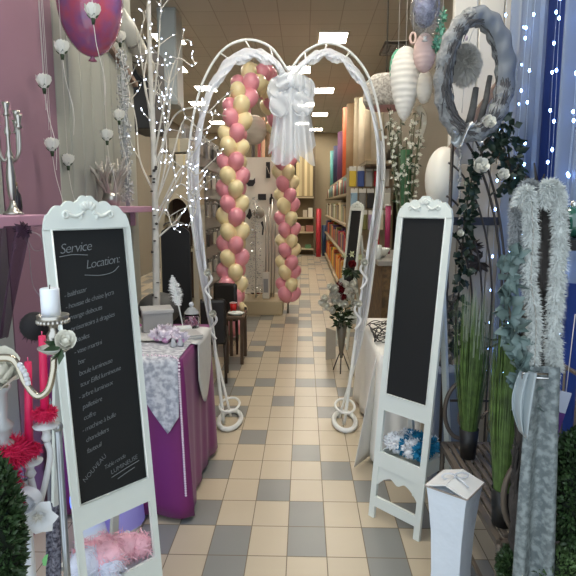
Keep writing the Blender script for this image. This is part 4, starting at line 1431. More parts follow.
# grey slat wall with hanging packs, beyond the arch on the left
t = thing('slat_panel', 'grey slatted wall panel with hanging packets beyond the left arch leg', 'panel', (-1.24, 7.2, 0))
part('panel_board', MB().box((-1.27, 7.2, 1.125), (.03, 2.4, 2.25)), mat('slat_grey', (140, 138, 134), .6), t)
for k in range(11):
    part('slat', MB().box((-1.245, 7.2, .22 + k * .19), (.022, 2.4, .15), bev=.004), mat('slat_grey2', (150, 148, 146), .5), t)
for r_ in range(5):
    for j in range(5):
        y = 6.15 + j * .46
        z = 2.1 - r_ * .36
        n_ = ('white', 'pale grey', 'silver', 'black and white', 'ivory')[(r_ * 2 + j) % 5]
        c_ = {'white': (214, 212, 206), 'pale grey': (176, 174, 172), 'silver': (156, 156, 160), 'black and white': (80, 78, 80), 'ivory': (206, 198, 180)}[n_]
        t = thing('blister_pack', '%s packet on the grey slat wall, %s row, %s from the front' % (n_, ('top', 'second', 'third', 'fourth', 'lowest')[r_], ('first', 'second', 'third', 'fourth', 'fifth')[j]), 'packet', (-1.2, y, z - .13), 0, 'packets on the grey slat wall')
        part('bag', MB().box((-1.195, y, z - .06), (.035, .15, .16), bev=.012), mat('bag_' + n_.replace(' ', '_'), c_, .35), t)
        part('header_card', MB().box((-1.2, y, z + .045), (.012, .15, .05)), mat('header_grey', (120, 118, 116), .6), t)
        part('hook', MB().tube([(-1.235, y, z + .06), (-1.18, y, z + .06), (-1.17, y, z + .075)], .004, 6), CHROME, t)
# ------------------------------------------------------------------ foreground left
# white candelabrum with pink candles and feather collars
Y = 1.16
CW = mat('candelabrum_white', (206, 208, 210), .35)
PK = mat('candle_pink', (206, 26, 84), .5)
FZ = mat('feather_pink', (204, 20, 78), .8)
cx = at(27, 520, Y).x
t = thing('white_candelabrum', 'white candelabrum on a tall stand at the lower left, arms bearing pink candles', 'candelabra', (cx, Y, 0))
ztop = at(27, 480, Y).z
part('stem', MB().lathe([(.012, .03), (.016, .2), (.011, .3), (.02, .34), (.011, .38), (.011, ztop - .12), (.022, ztop - .09), (.012, ztop - .05), (.016, ztop - .02), (.008, ztop)], (cx, Y, 0), 16), CW, t)
part('foot', MB().lathe([(0, 0), (.075, 0), (.075, .012), (.04, .03), (.014, .05), (0, .05)], (cx, Y, 0), 24), CW, t)
ccup = [(0, 0), (.006, 0), (.012, .010), (.008, .02), (.009, .03), (.026, .036), (.028, .04), (.010, .042), (.010, .06), (0, .06)]
cands = [(31, 478, 362, 1.16, 'leftmost thin'), (47, 442, 336, 1.16, 'taller thin')]
for k, (px, py, ptop, Yc, s) in enumerate(cands):
    e = at(px, py, Yc)
    st = V((cx, Y, ztop - .10))
    low = V((e.x + (cx - e.x) * .15, Y, min(st.z, e.z) - .05)) if k else V((cx - .004, Y, ztop - .02))
    a = part('arm', MB().tube(spline([st, V(((cx + e.x) / 2, Y, st.z - .015 + .05 * (k))), e + V((.004, 0, -.04)), e], 7), .007, 10), CW, t)
    part('candle_cup', MB().lathe(ccup, e, 18), CW, a)
    zc = e.z + .061
    top = at(px - (3 if k == 0 else 5), ptop, Yc)
    tt = thing('pink_candle', 'pink dinner candle in the white candelabrum, %s' % ('the left one' if k == 0 else 'the right one, standing taller'), 'candle', (e.x, Yc, zc - .005), 0, 'pink candles')
    part('wax', MB().tube([V((e.x, Yc, zc)), V((top.x, Yc, top.z))], [.0095, .0075], 14), PK, tt)
    part('wick', MB().tube([V((top.x, Yc, top.z)), V((top.x, Yc, top.z + .010))], .0012, 5), mat('wick', (220, 90, 130), .8), tt)
    ring = [V((e.x + .014 * math.cos(q), Yc + .014 * math.sin(q), zc + .006)) for q in [i * PI / 6 for i in range(13)]]
    one('feather_collar', MB().fur(ring, .011, 1100, .014, .0025), FZ, 'pink feather ring round the foot of the %s pink candle' % ('left' if k == 0 else 'right'), 'feather ring', 'pink feather rings')
    # crystal drop
e = at(4, 452, 1.12)
ring = [V((e.x + .030 * math.cos(q), 1.12 + .03 * math.sin(q), e.z)) for q in [i * PI / 8 for i in range(17)]]
a = part('arm', MB().tube(spline([V((cx, Y, ztop - .11)), V((cx - .03, Y - .02, ztop - .10)), V((e.x + .006, 1.12, e.z - .12)), V((e.x, 1.12, e.z - .03))], 7), .007, 10), CW, t)
part('candle_cup', MB().lathe([(0, -.035), (.008, -.035), (.012, -.02), (.03, -.012), (.03, -.006), (.0, -.006)], e, 18), CW, a)
one('feather_collar', MB().fur(ring, .024, 1400, .03, .003), FZ, 'large pink feather ring at the far left under the pale candle holder', 'feather ring', 'pink feather rings')
tt = thing('candle_holder', 'pale grey turned candle holder standing in the large pink feather ring', 'candle holder', e, 0)
zt_ = at(7, 384, 1.12).z - e.z
part('holder_body', MB().lathe([(0, -.006), (.02, -.004), (.022, .02), (.012, .03), (.02, .05), (.024, .06), (.012, .075), (.016, zt_ - .02), (.025, zt_ - .008), (.02, zt_), (0, zt_)], e, 18), mat('holder_grey', (172, 174, 176), .25), tt)
part('feather_tail', MB().fur([e + V((0, 0, -.02)), e + V((.012, 0, -.09)), e + V((.015, 0, -.17))], [.024, .018, .010], 900, .026, .003), FZ, tt)
one('white_rose', MB().rose(at(4, 375, 1.08), .052, Euler((.9, 0, .2)).to_matrix()), PETAL, 'big white rose head at the far left edge', 'rose')
# silver arm with the white pillar candle
Yp = 1.02
t = thing('chrome_candle_arm', 'curved chrome candle arm rising from the left edge', 'candelabra', at(-62, 380, Yp))
bx_ = at(-62, 380, Yp)
part('stem', MB().lathe([(.0, 0), (.07, 0), (.07, .012), (.02, .03), (.012, .06), (.012, bx_.z - .05), (.022, bx_.z - .03), (.01, bx_.z), (.012, bx_.z + .06), (0, bx_.z + .07)], (bx_.x, Yp, 0), 18), SILVER, t)
q = spline([at(x, y, Yp) for x, y in ((-62, 380), (-36, 366), (-12, 360), (8, 358), (17, 364), (25, 382), (37, 396), (48, 390), (53, 372), (54, 357))], 7)
ag = part('arm', MB().tube(q, [.010 - .0035 * min(1, i / 30) for i in range(len(q))], 12), mat('arm_champagne', (176, 168, 152), .2, .9), t)
c = at(55, 352, Yp)
part('drip_plate', MB().lathe([(.004, -.006), (.02, .0), (.031, .008), (.031, .010), (.018, .004), (.004, .004)], c, 20), mat('plate_glass', (206, 206, 196), .08, trans=.5), ag)
part('candle_cup', MB().lathe([(.004, .0), (.006, .012), (.012, .022), (.013, .035), (.008, .042), (.008, .05), (.018, .058), (.028, .064), (.029, .072), (.026, .072), (.018, .062), (0, .06)], c, 20), SILVER, ag)
mb = MB()
zr = at(53, 322, Yp).z
for k in range(22):
    a = k * 2 * PI / 22
    mb.ell((c.x + .027 * math.cos(a), Yp + .027 * math.sin(a), zr + .002), .0042, 6, 5)
part('bead_gallery', mb, SILVER, ag)
zb_ = c.z + .062
zt_ = at(51, 288, Yp).z
t = thing('pillar_candle', 'pearly white pillar candle in the chrome cup', 'candle', (c.x - .003, Yp, zb_))
part('wax', MB().lathe([(0, 0), (.0172, 0), (.0172, zt_ - zb_ - .002), (.0155, zt_ - zb_), (.0, zt_ - zb_ - .003)], (c.x - .003, Yp, zb_), 24), mat('candle_pearl', (222, 226, 232), .35, sub=.2), t)
part('wick', MB().tube([(c.x - .003, Yp, zt_ - .004), (c.x - .002, Yp, zt_ + .006)], .0012, 5), mat('wick_grey', (90, 86, 84), .8), t)
p = at(65, 343, Yp - .02)
t = thing('white_rose', 'white rose with green leaves tied to the chrome cup', 'rose', p, 0)
part('rose_head', MB().rose(p, .023, Euler((1.0, 0, .5)).to_matrix()), PETAL, t)
mb = MB()
for k in range(4):
    mb.leaf(p + V((-.006, 0, -.008)), (-.7 + .2 * k, -.2, .3 - .35 * k), .034, .018, fold=.3)
part('leaf', mb, GREEN, t)
# garland of tiny crystals on the arm
mb = MB()
for x, y in ((19, 366), (21, 369), (23, 372), (25, 376), (26, 380), (27, 384)):
    mb.ell(at(x + 1, y - 1, Yp - .012), .0058, 8, 6)
one('crystal_strand', mb, mat('crystal', (232, 234, 238), .1, trans=.5), 'short strand of clear crystals on the chrome candle arm', 'beads')
p = at(35, 326, 1.7)
one('feather_ball', MB().fur([p + V((0, -.01, 0)), p + V((0, .01, 0))], .045, 500, .03, .004).ell(p, .045, 14, 10), mat('feather_black', (20, 18, 22), .8), 'black feather ball behind the white pillar candle', 'decoration')
# white ribbon bow at the candelabrum
def bow(c, s, m, lab, cat='bow', tails=True):
    t = thing('ribbon_bow', lab, cat, c)
    for sx in (-1, 1):
        for k in range(2):
            def lp(u, v, sx=sx, k=k):
                a = u * 2 * PI
                r = s * (.6 + .2 * k)
                return V(c) + V((sx * (r * .55 - r * .55 * math.cos(a)), -.01 + (v - .5) * s * .5, r * .45 * math.sin(a) + k * s * .1))
            part('loop', MB().grid(lp, 18, 3), m, t)
    for k in range(3):
        d = (k - 1) * .3
        part('tail', MB().grid(lambda u, v, d=d, k=k: V(c) + V((d * s * (.4 + u) + (v - .5) * s * .22, -.01 + .01 * math.sin(u * 9 + k), -u * s * (1.6 + .3 * k))), 12, 3), m, t)
    part('knot', MB().ell(c, s * .14, 10, 8), m, t)
    return t
bow(at(16, 500, 1.10), .062, mat('ribbon_organza', (210, 214, 222), .5, alpha=.85), 'white organza ribbon bow hanging on the white candelabrum')
c = at(42, 512, 1.12)
t = thing('cloth_flower', 'large white five-petalled cloth flower on the white candelabrum', 'flower', c)
mb = MB()
for k in range(7):
    a = k * 2 * PI / 7
    d = V((math.cos(a), -.35, math.sin(a)))
    n_ = d.cross(V((0, 1, 0))).normalized()
    def pet(u, v, d=d, n_=n_):
        return c + d * .044 * u + n_ * (v - .5) * .046 * math.sin(PI * min(1, .15 + u * .85)) + V((0, -.012 * math.sin(u * PI), 0))
    mb.grid(pet, 6, 5)
part('petals', mb, mat('cloth_white', (226, 228, 230), .6), t)
part('stamens', MB().fur([c + V((0, -.016, 0)), c + V((0, -.026, 0))], .006, 60, .012, .002), mat('stamen', (214, 210, 200), .6), t)
# silver pole and lace strip behind the candelabrum
a, b = gz(60, 640, 0), at(58, 430, 1.32)
t = thing('silver_pole', 'thin silver pole just left of the lettered chalkboard', 'pole', (b.x, 1.32, 0))
part('shaft', MB().tube([(b.x, 1.32, .012), (b.x, 1.32, b.z)], .009, 12), mat('pole_silver', (160, 164, 168), .3, .8), t)
part('foot', MB().lathe([(0, 0), (.05, 0), (.05, .01), (.012, .02), (0, .02)], (b.x, 1.32, 0), 18), mat('pole_silver', (160, 164, 168), .3, .8), t)
part('finial', MB().ell((b.x, 1.32, b.z + .008), .013, 12, 8), mat('pole_silver', (160, 164, 168), .3, .8), t)
c = at(52, 545, 1.5)
one('lace_band', MB().grid(lambda u, v: at(46 + 14 * u, 505 + 110 * v, 1.5) + V((0, .012 * math.sin(u * 7), 0)), 10, 24), lace_mat('lace_grey', (128, 128, 140), (52, 50, 66), 90, .9, 1), 'grey patterned lace band hanging behind the silver pole', 'lace', solid=.002)
one('dark_fabric', MB().grid(lambda u, v: at(46 + 16 * u, 400 + 120 * v, 1.62) + V((0, .015 * math.sin(u * 12 + v), 0)), 12, 16), mat('fabric_silver', (120, 120, 132), .35, .3), 'shiny grey fabric hanging behind the white candelabrum', 'fabric', solid=.002)
one('leaf_tag', MB().leaf(at(43, 566, 1.3), (.5, -.2, 1), .045, .03, fold=.3), mat('tag_green', (120, 190, 120), .5), 'small bright green leaf near the lower left boxwood', 'leaf')
# boxwood at lower left
def boxwood(c, r, n, lab, leafm, name='boxwood_ball', L=.02):
    t = thing(name, lab, 'topiary', (c[0], c[1], c[2] - r[2]))
    mb = MB()
    for _ in range(n):
        d = V((random.gauss(0, 1), random.gauss(0, 1), random.gauss(0, 1))).normalized()
        s = random.uniform(.86, 1.04)
        p = V(c) + V((d.x * r[0], d.y * r[1], d.z * r[2])) * s
        mb.leaf(p, d + V((random.uniform(-.8, .8), random.uniform(-.8, .8), random.uniform(-.3, .9))), L * random.uniform(.7, 1.3), L * .6, fold=.3)
    part('foliage', mb, leafm, t)
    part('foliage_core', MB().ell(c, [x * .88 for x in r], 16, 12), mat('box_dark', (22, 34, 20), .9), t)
    zb = c[2] - r[2]
    pr = r[0] * .95
    if zb > .1:
        part('stem', MB().tube([(c[0], c[1], zb * .5), (c[0], c[1], zb + .03)], .014, 8), STEM, t)
        part('pot', MB().lathe([(0, 0), (pr * .75, 0), (pr, zb * .5), (pr * .85, zb * .5), (pr * .65, .015), (0, .015)], (c[0], c[1], 0), 20), mat('pot_dark', (46, 44, 44), .6), t)
        t.location.z = 0
        for k in kids(t):
            k.location.z = zb
    return t
BOX = mat('boxwood_leaf', (50, 74, 40), .5, var=.45, vscale=30)
p = at(-5, 534, .98)
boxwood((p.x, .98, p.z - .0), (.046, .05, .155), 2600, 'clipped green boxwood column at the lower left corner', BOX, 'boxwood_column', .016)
# glowing balls behind the left chalkboard
p = at(92, 540, 2.1)
t = thing('glowing_ball', 'glowing light blue ball lamp on the floor behind the left chalkboard', 'lamp', (p.x, 2.1, 0))
part('globe', MB().ell((p.x, 2.1, .23), (.075, .08, .11), 24, 16), mat('globe_blue', (120, 160, 240), .4, emit=3.0, ecol=(84, 116, 255)), t)
part('base', MB().lathe([(0, 0), (.07, 0), (.07, .03), (.05, .125), (0, .125)], (p.x, 2.1, 0), 20), WHITE, t)
p = at(119, 512, 2.28)
t = thing('glowing_cube', 'pale lilac glowing seat lamp beside the blue ball lamp', 'lamp', (p.x, 2.28, 0))
part('shade', MB().lathe([(0, .02), (.11, .02), (.085, .38), (.06, .40), (0, .40)], (p.x, 2.28, 0), 24), mat('shade_lilac', (176, 172, 226), .4, emit=.22, ecol=(150, 140, 255)), t)
part('base', MB().lathe([(0, 0), (.10, 0), (.10, .02), (0, .02)], (p.x, 2.28, 0), 20), WHITE, t)
t.name = 'glowing_seat_lamp'
p0 = gz(149, 545)
def wc(u, v):
    return V((-.80 + .10 * u * (.3 + .7 * v) + .02 * v, 2.40 + .03 * math.sin(u * 8), .42 * (1 - v) + .02))
one('white_cloth', MB().grid(wc, 16, 12), lace_mat('cloth_lilac_white', (206, 206, 222), (184, 184, 204), 30, .95, 1), 'pale cloth hanging in folds in front of the purple tablecloth', 'cloth', solid=.003)
# ------------------------------------------------------------------ right side: curtain of blue cloth, tulle and tiny lights
BLUE = mat('blue_cloth', (24, 56, 128), .7, var=.2, vscale=3)
def fold(y, k):
    return .022 * math.sin(y * 38 + k) + .012 * math.sin(y * 83 + 2 * k)
one('blue_curtain', MB().grid(lambda u, v: V((1.07 + fold(1.5 + 1.42 * u, 1) * .6, 1.5 + 1.42 * u, .01 + 2.98 * v)), 90, 8), BLUE, 'deep blue cloth curtain behind the white tulle on the right', 'curtain', solid=.003)
TUL_B = mat('curtain_tulle', (140, 156, 180), .8, alpha=.58)
def sheet(ya, yb, x, k, lean=0.0, zb=.02):
    def fn(u, v):
        y = ya + (yb - ya) * u + lean * (v - .5)
        return V((x + fold(y, k), y, zb + (2.92 - zb) * v))
    return fn
one('tulle_curtain', MB().grid(sheet(2.42, 2.88, .985, 0), 60, 10), TUL_B, 'sheer tulle curtain panel beside the iron trellis', 'curtain')
one('tulle_curtain', MB().grid(sheet(1.55, 2.27, .985, 2, zb=1.12), 80, 10), TUL_B, 'sheer tulle curtain panel at the right edge of the photo', 'curtain')
t = thing('curtain_lights', 'strings of tiny blue-white fairy lights over the right curtain', 'fairy lights', (.96, 2.2, 0))
rnd = random.Random(8)
LEDB = mat('led_blue', (190, 212, 255), .3, emit=26.0, ecol=(140, 180, 255))
lb_me = MB().ell((0, 0, 0), (.0052, .0052, .0075), 6, 5).mesh('light_bulb', LEDB)
n = 0
for j in range(9):
    y = 1.93 + j * .108
    x = .985 + fold(y, 0 if y > 2.35 else 2) - .026
    part('wire', MB().tube([(x, y + .01 * math.sin(z * 5 + j), z) for z in [.15 + .15 * k for k in range(19)]], .0008, 5), mat('wire_clear', (170, 185, 205), .4), t)
    for k in range(11):
        if n >= 100:
            break
        z = .55 + k * .165 + rnd.uniform(-.08, .08)
        piece('light_bulb', lb_me, t, Matrix.Translation((x - .002, y + .01 * math.sin(z * 5 + j), z)))
        n += 1
# taupe plank screen
t = thing('plank_screen', 'taupe vertical plank screen behind the iron trellis', 'screen', (.78, 2.86, 0))
for k in range(5):
    part('plank', MB().box((.66 + k * .075, 2.86, .80), (.071, .022, 1.60), bev=.003), TAUPE, t)
part('rail', MB().box((.81, 2.845, 1.32), (.40, .02, .04), bev=.003), mat('rail_blue_grey', (44, 46, 54), .6), t)
# iron trellis: concentric half arches on a post
YT = 2.52
t = thing('iron_trellis', 'dark iron garden trellis with nested curved bars beside the curtain', 'trellis', (at(450, 300, YT).x, YT, 0))
for k, (rx, ry) in enumerate(((68, 192), (64, 176), (54, 140), (44, 106), (34, 74))):
    pts = []
    for i in range(17):
        a = (i / 16) * PI / 2 * .98
        pts.append(at(438 + rx * math.sin(a), 300 - ry * math.cos(a), YT))
    e = pts[-1]
    pts = [p for p in pts if p.x > at(446, 300, YT).x - .02] + [V((e.x, YT, .45)), V((e.x, YT, .02))] if True else pts
    part('curved_bar', MB().tube(pts, .0055 if k < 2 else .0045, 8), IRON, t)
xp = at(446, 300, YT).x
part('post', MB().tube([(xp, YT, .0), (xp, YT, at(446, 118, YT).z)], .008, 8), IRON, t)
part('crossbar', MB().tube([(xp, YT, .5), (at(506, 300, YT).x, YT, .5)], .006, 8), IRON, t)
def scroll(pts, turns=1.25, r0=.03, s=1):
    return pts
for j, (ax, ay, sgn) in enumerate(((511, 318, 1), (508, 372, -1))):
    c = at(ax, ay, YT)
    pts = []
    for i in range(30):
        a = i / 29
        r = .062 * (1 - .72 * a)
        pts.append(c + V((sgn * r * .7 * math.cos(a * 8.5), -.01, r * 1.3 * math.sin(a * 8.5))))
    part('scroll', MB().tube(pts, .0045, 7), IRON, t)
q = spline([at(x, y, YT - .02) for x, y in ((482, 318), (486, 326), (478, 330), (474, 322), (480, 316))], 6)
part('scroll', MB().tube(spline([at(x, y, YT - .01) for x, y in ((507, 336), (494, 340), (482, 336), (476, 328), (480, 320), (486, 324))], 6), .004, 7), IRON, t)
part('scroll', MB().tube(spline([at(x, y, YT - .01) for x, y in ((507, 338), (496, 345), (486, 348), (480, 347))], 6), .004, 7), IRON, t)
# wooden beam leaning beyond
one('wooden_beam', MB().bar(at(487, 140, 2.62), at(534, 190, 2.5), .05, .035), WOOD, 'brown wooden beam slanting behind the trellis top', 'beam')
# ------------------------------------------------------------------ bench
BX0, BX1, BY0, BY1, BZ = .60, .95, 1.59, 2.30, .40
BM_ = mat('bench_brown', (104, 94, 84), .5, .3)
t = thing('garden_bench', 'brown iron garden bench with slatted seat and scrolled arms', 'bench', ((BX0 + BX1) / 2, (BY0 + BY1) / 2, 0))
for k in range(11):
    x = BX0 + .025 + k * (BX1 - BX0 - .05) / 10
    part('slat', MB().box((x, (BY0 + BY1) / 2, BZ - .006), (.018, BY1 - BY0 - .03, .012), bev=.002), BM_, t)
for a, b in (((BX0, BY0), (BX0, BY1)), ((BX1, BY0), (BX1, BY1)), ((BX0, BY0), (BX1, BY0)), ((BX0, BY1), (BX1, BY1))):
    part('seat_rail', MB().bar((*a, BZ - .02), (*b, BZ - .02), .022, .022), BM_, t)
for x in (BX0, BX1):
    for y in (BY0, BY1):
        part('leg', MB().tube(spline([(x, y, BZ - .02), (x - .0, y, .2), (x, y + (.03 if y == BY1 else -.03), 0)], 6), .010, 8), BM_, t)
part('stretcher', MB().bar((BX0, BY0, .16), (BX0, BY1, .16), .012, .012), BM_, t)
for y in (BY0, BY1):
    # big open ring, an inner curl and a small S beside it
    rc = V((BX0 + .075, y, BZ + .135))
    ring = [rc + V((.072 * math.cos(a), 0, .125 * math.sin(a))) for a in [k * 2 * PI / 30 for k in range(30)]]
    part('arm_ring', MB().tube(ring, .009, 8, True), BM_, t)
    cur = [rc + V((.055 * (1 - .75 * i / 26) * math.cos(2.2 - i * .27) + .012, 0, .095 * (1 - .75 * i / 26) * math.sin(2.2 - i * .27) - .02)) for i in range(27)]
    part('scroll', MB().tube(cur, .006, 7), BM_, t)
    rc2 = V((BX0 + .21, y, BZ + .075))
    cur = [rc2 + V((.055 * (1 - .8 * i / 26) * math.cos(2.8 - i * .3), 0, .07 * (1 - .8 * i / 26) * math.sin(2.8 - i * .3))) for i in range(27)]
    part('scroll', MB().tube(cur, .006, 7), BM_, t)
    cur = [rc2 + V((.10 + .045 * (1 - .8 * i / 26) * math.cos(.3 + i * .3), 0, .07 * (1 - .8 * i / 26) * math.sin(.3 + i * .3))) for i in range(27)]
    part('scroll', MB().tube(cur, .006, 7), BM_, t)
part('back_rail', MB().tube([(BX1, BY0, BZ - .02), (BX1, BY0, BZ + .42), (BX1, BY1, BZ + .42), (BX1, BY1, BZ - .02)], .009, 8), BM_, t)
for k in range(6):
    y = BY0 + (k + 1) * (BY1 - BY0) / 7
    part('back_bar', MB().tube([(BX1, y, BZ - .01), (BX1, y, BZ + .42)], .005, 6), BM_, t)
# tall grasses in black pots
def grass(px, py, Y, h, lab, topw=.075, white=False):
    g = at(px, py, Y)
    zb = BZ + .001
    c = V((g.x, Y, zb))
    t = thing('grass_pot', lab, 'plant', c, 0, 'potted tall grasses')
    part('pot', MB().lathe([(0, 0), (.030, 0), (.038, .12), (.034, .12), (.027, .01), (0, .01)], c, 18), mat('pot_black', (20, 21, 22), .45), t)
    part('soil', MB().lathe([(.033, .105), (0, .11)], c, 14), mat('soil', (36, 30, 24), .9), t)
    rnd = random.Random(int(px))
    ms = [mat('grass_green', (92, 120, 58), .6, var=.55, vscale=30), mat('grass_tip', (150, 160, 142), .6)]
    mb = MB()
    for k in range(330):
        a, r = rnd.uniform(0, 6.28), .031 * math.sqrt(rnd.random())
        s = c + V((r * math.cos(a), r * math.sin(a), .10))
        hh = h * rnd.uniform(.72, 1.04)
        e = s + V((math.cos(a) * r / .031 * topw * rnd.uniform(.2, 1), math.sin(a) * r / .031 * topw * rnd.uniform(.2, 1), hh))
        m_ = s.lerp(e, .5) + V((math.cos(a), math.sin(a), 0)) * .012
        w = V((math.sin(a), -math.cos(a), 0)) * .0017
        m2 = m_.lerp(e, .5)
        for (p, q, w1, w2, mi) in ((s, m_, 1, 1, 0), (m_, m2, 1, .8, 0), (m2, e, .8, .15, 1 if white and rnd.random() < .55 else 0)):
            f = mb.face([p - w * w1, p + w * w1, q + w * w2, q - w * w2])
            f.material_index = mi
    part('grass_blades', mb, ms, t)
    return t
grass(469, 430, 2.14, .56, 'tall grass with whitish tips in a black pot at the far bench end', .06, True)
grass(503, 500, 1.665, .56, 'tall plain green grass in a black pot nearer on the bench', .05)
# ------------------------------------------------------------------ white tapered gift box
cz = .50
cc = V((at(455, 481, 1.72).x, 1.72, 0))
t = thing('white_gift_box', 'tall white textured card box with a folded lid in the lower right foreground', 'box', cc)
rot = .90
R = Matrix.Rotation(rot, 4, 'Z')
def sq(h, z):
    return [cc + (R @ V((x * h, y * h, 0))) + V((0, 0, z)) for x, y in ((-1, -1), (1, -1), (1, 1), (-1, 1))]
BW = mat('box_white', (214, 222, 232), .55, bump=.35, bscale=26)
mb = MB()
levels = [(.058, .0), (.051, .10), (.048, .2), (.052, .34), (.062, .46), (.067, cz)]
rings = [[mb.bm.verts.new(p) for p in sq(h, z)] for h, z in levels]
for a, b in zip(rings, rings[1:]):
    for i in range(4):
        mb.bm.faces.new((a[i], a[(i + 1) % 4], b[(i + 1) % 4], b[i]))
mb.bm.faces.new(rings[0][::-1])
mb.bm.faces.new(rings[-1])
part('box_body', mb, BW, t, smooth=False)
q = sq(.0695, cz + .003)
for k, (i0, i1, i2) in enumerate(((0, 1, None), (2, 3, None))):
    a, b = q[i0], q[i1]
    ia, ib = (a + q[3 - i0 if k == 0 else 5 - i0]) / 2, (b + q[2 if k == 0 else 0]) / 2
    if k == 0:
        ia, ib = (q[0] + q[3]) / 2, (q[1] + q[2]) / 2
        quad = [a, b, ib + V((0, 0, .022)), ia + V((0, 0, .022))]
    else:
        ia, ib = (q[2] + q[1]) / 2, (q[3] + q[0]) / 2
        quad = [a, b, ib + V((0, 0, .024)), ia + V((0, 0, .024))]
    part('lid_flap', boxq(quad, .004), mat('lid_white', (222, 222, 220), .6), t)
for i in range(4):
    part('lid_edge', MB().bar(q[i], q[(i + 1) % 4], .006, .004), mat('lid_edge', (150, 140, 132), .7), t)
ctr = cc + V((0, 0, cz + .032))
for sx in (-1, 1):
    part('bow_loop', MB().tube([ctr + V((sx * (.022 - .022 * math.cos(a)), .004 * sx, .010 * math.sin(a))) for a in [k * 2 * PI / 14 for k in range(15)]], .003, 6), mat('bow_white', (206, 208, 214), .4), t)
part('bow_tail', MB().tube([ctr, ctr + V((.02, -.03, -.006)), ctr + V((.03, -.05, -.014))], .003, 6), mat('bow_white', (206, 208, 214), .4), t)
# ------------------------------------------------------------------ boa stand with tulle, eucalyptus
YS = 1.48
c = at(545, 300, YS)
sx0 = c.x
t = thing('bark_trunk', 'rough dark tree trunk stand between the white feather boas', 'trunk', (sx0, YS, 0))
ztp = at(545, 186, YS).z
BARK = mat('bark_grey', (62, 58, 56), .9, var=.5, vscale=18, bump=1.0, bscale=40)
n = 30
mb = MB()
pts = [V((sx0 + .006 * math.sin(i), YS + .02, .03 + (ztp - .03) * i / n)) for i in range(n + 1)]
mb.tube(pts, [.045 + .006 * math.sin(i * 2.3) for i in range(n + 1)], 12)
for k in range(60):
    a = random.uniform(0, 6.28)
    z = random.uniform(.5, ztp - .05)
    p = V((sx0 + .045 * math.cos(a), YS + .02 + .045 * math.sin(a), z))
    mb.tube([p, p + V((random.uniform(-.01, .01), 0, .06)), p + V((random.uniform(-.02, .02), -.01, .12))], [.006, .005, .002], 5)
part('bark', mb, BARK, t)
part('foot', MB().lathe([(0, 0), (.12, 0), (.12, .02), (.05, .035), (0, .035)], (sx0, YS + .02, 0), 20, sx=.55, sy=.55), mat('foot_dark', (44, 44, 48), .5), t)
FURW = mat('boa_white', (206, 210, 208), .8)
FURG = mat('boa_grey', (150, 154, 156), .8)
def boa(pts, r, n, L, lab, m=FURW, tinsel=True):
    q = spline(pts, 8)
    t = thing('feather_boa', lab, 'boa', q[-1], 0, 'feather boas on the trunk stand')
    part('feathers', MB().fur(q, r * 1.3, n * 2, L * .75, .0028), m, t)
    if tinsel:
        part('tinsel_cord', MB().tube([p + V((.0, -r * .95, 0)) for p in q], .0018, 5), SILVER, t)
    return t
boa([at(x, y, YS - .06) for x, y in ((520, 205), (527, 192), (531, 230), (529, 280), (534, 320), (532, 366))], .014, 3200, .024, 'white feather boa with a silver cord, left front of the trunk stand')
boa([at(x, y, YS - .03) for x, y in ((514, 280), (516, 240), (517, 205), (527, 186), (538, 190))], .013, 2400, .022, 'greyish white boa looped over the left top of the trunk stand', FURG, False)
boa([at(x, y, YS - .05) for x, y in ((541, 205), (549, 186), (558, 196), (560, 240), (557, 290), (553, 340), (555, 372))], .015, 3800, .025, 'white feather boa hanging at the right of the trunk stand', FURW, False)
boa([at(x, y, YS - .05) for x, y in ((556, 340), (552, 380), (546, 410), (540, 436))], .013, 1200, .022, 'thin white boa tail falling over the grey tulle', FURW, False)
# grey sparkling tulle to the floor
GT = lace_mat('tulle_silver', (130, 139, 140), (100, 109, 112), 60, .85, 1, .5)
def gt(u, v):
    l = at(517 - 6 * v * (1 - v), 372, YS).x
    r_ = at(546, 372, YS).x
    x = l + (r_ - l) * u * (1 + .55 * v) - .015 * v
    z = at(530, 366, YS).z * (1 - v) + .02
    return V((x, YS - .075 - .02 * math.sin(u * 9) * (.3 + v) - .02 * v, z))
one('tulle_drape', MB().grid(gt, 40, 24), GT, 'silver grey sparkling tulle falling to the floor below the boas', 'drape', solid=.002)
def gt2(u, v):
    p = at(520 - 8 * math.sin(v * PI), 372 + 60 * v, YS - .09)
    q_ = at(536 - 10 * v, 372 + 66 * v, YS - .12)
    return p.lerp(q_, u) + V((0, .01 * math.sin(u * 12), 0))
one('satin_bow', MB().grid(gt2, 14, 14), mat('satin_white', (150, 160, 164), .35), 'white satin bow end hanging at the left of the silver tulle', 'bow', solid=.002)
one('silver_buckle', MB().tube([at(x, y, YS - .10) for x, y in ((522, 373), (548, 374), (548, 378), (522, 378))], .0035, 8, True), CHROME, 'small shiny silver clasp at the top of the grey tulle', 'clasp')
# eucalyptus spray
q = spline([at(x, y, YS - .06) for x, y in ((512, 252), (508, 290), (512, 330), (518, 365), (524, 400))], 8)
t = thing('eucalyptus_spray', 'grey green eucalyptus leaf spray hanging left of the boas', 'foliage', q[-1])
part('stem', MB().tube(q, .003, 6), STEM, t)
mb = MB()
for k in range(110):
    s = random.choice(q)
    a = random.uniform(0, 6.28)
    mb.leaf(s, (math.cos(a), -.4 * random.random() - .2, math.sin(a) - .2), .05 * random.uniform(.7, 1.2), .034, fold=.25)
part('leaves', mb, mat('eucalyptus', (98, 117, 115), .45, var=.3, vscale=20), t)
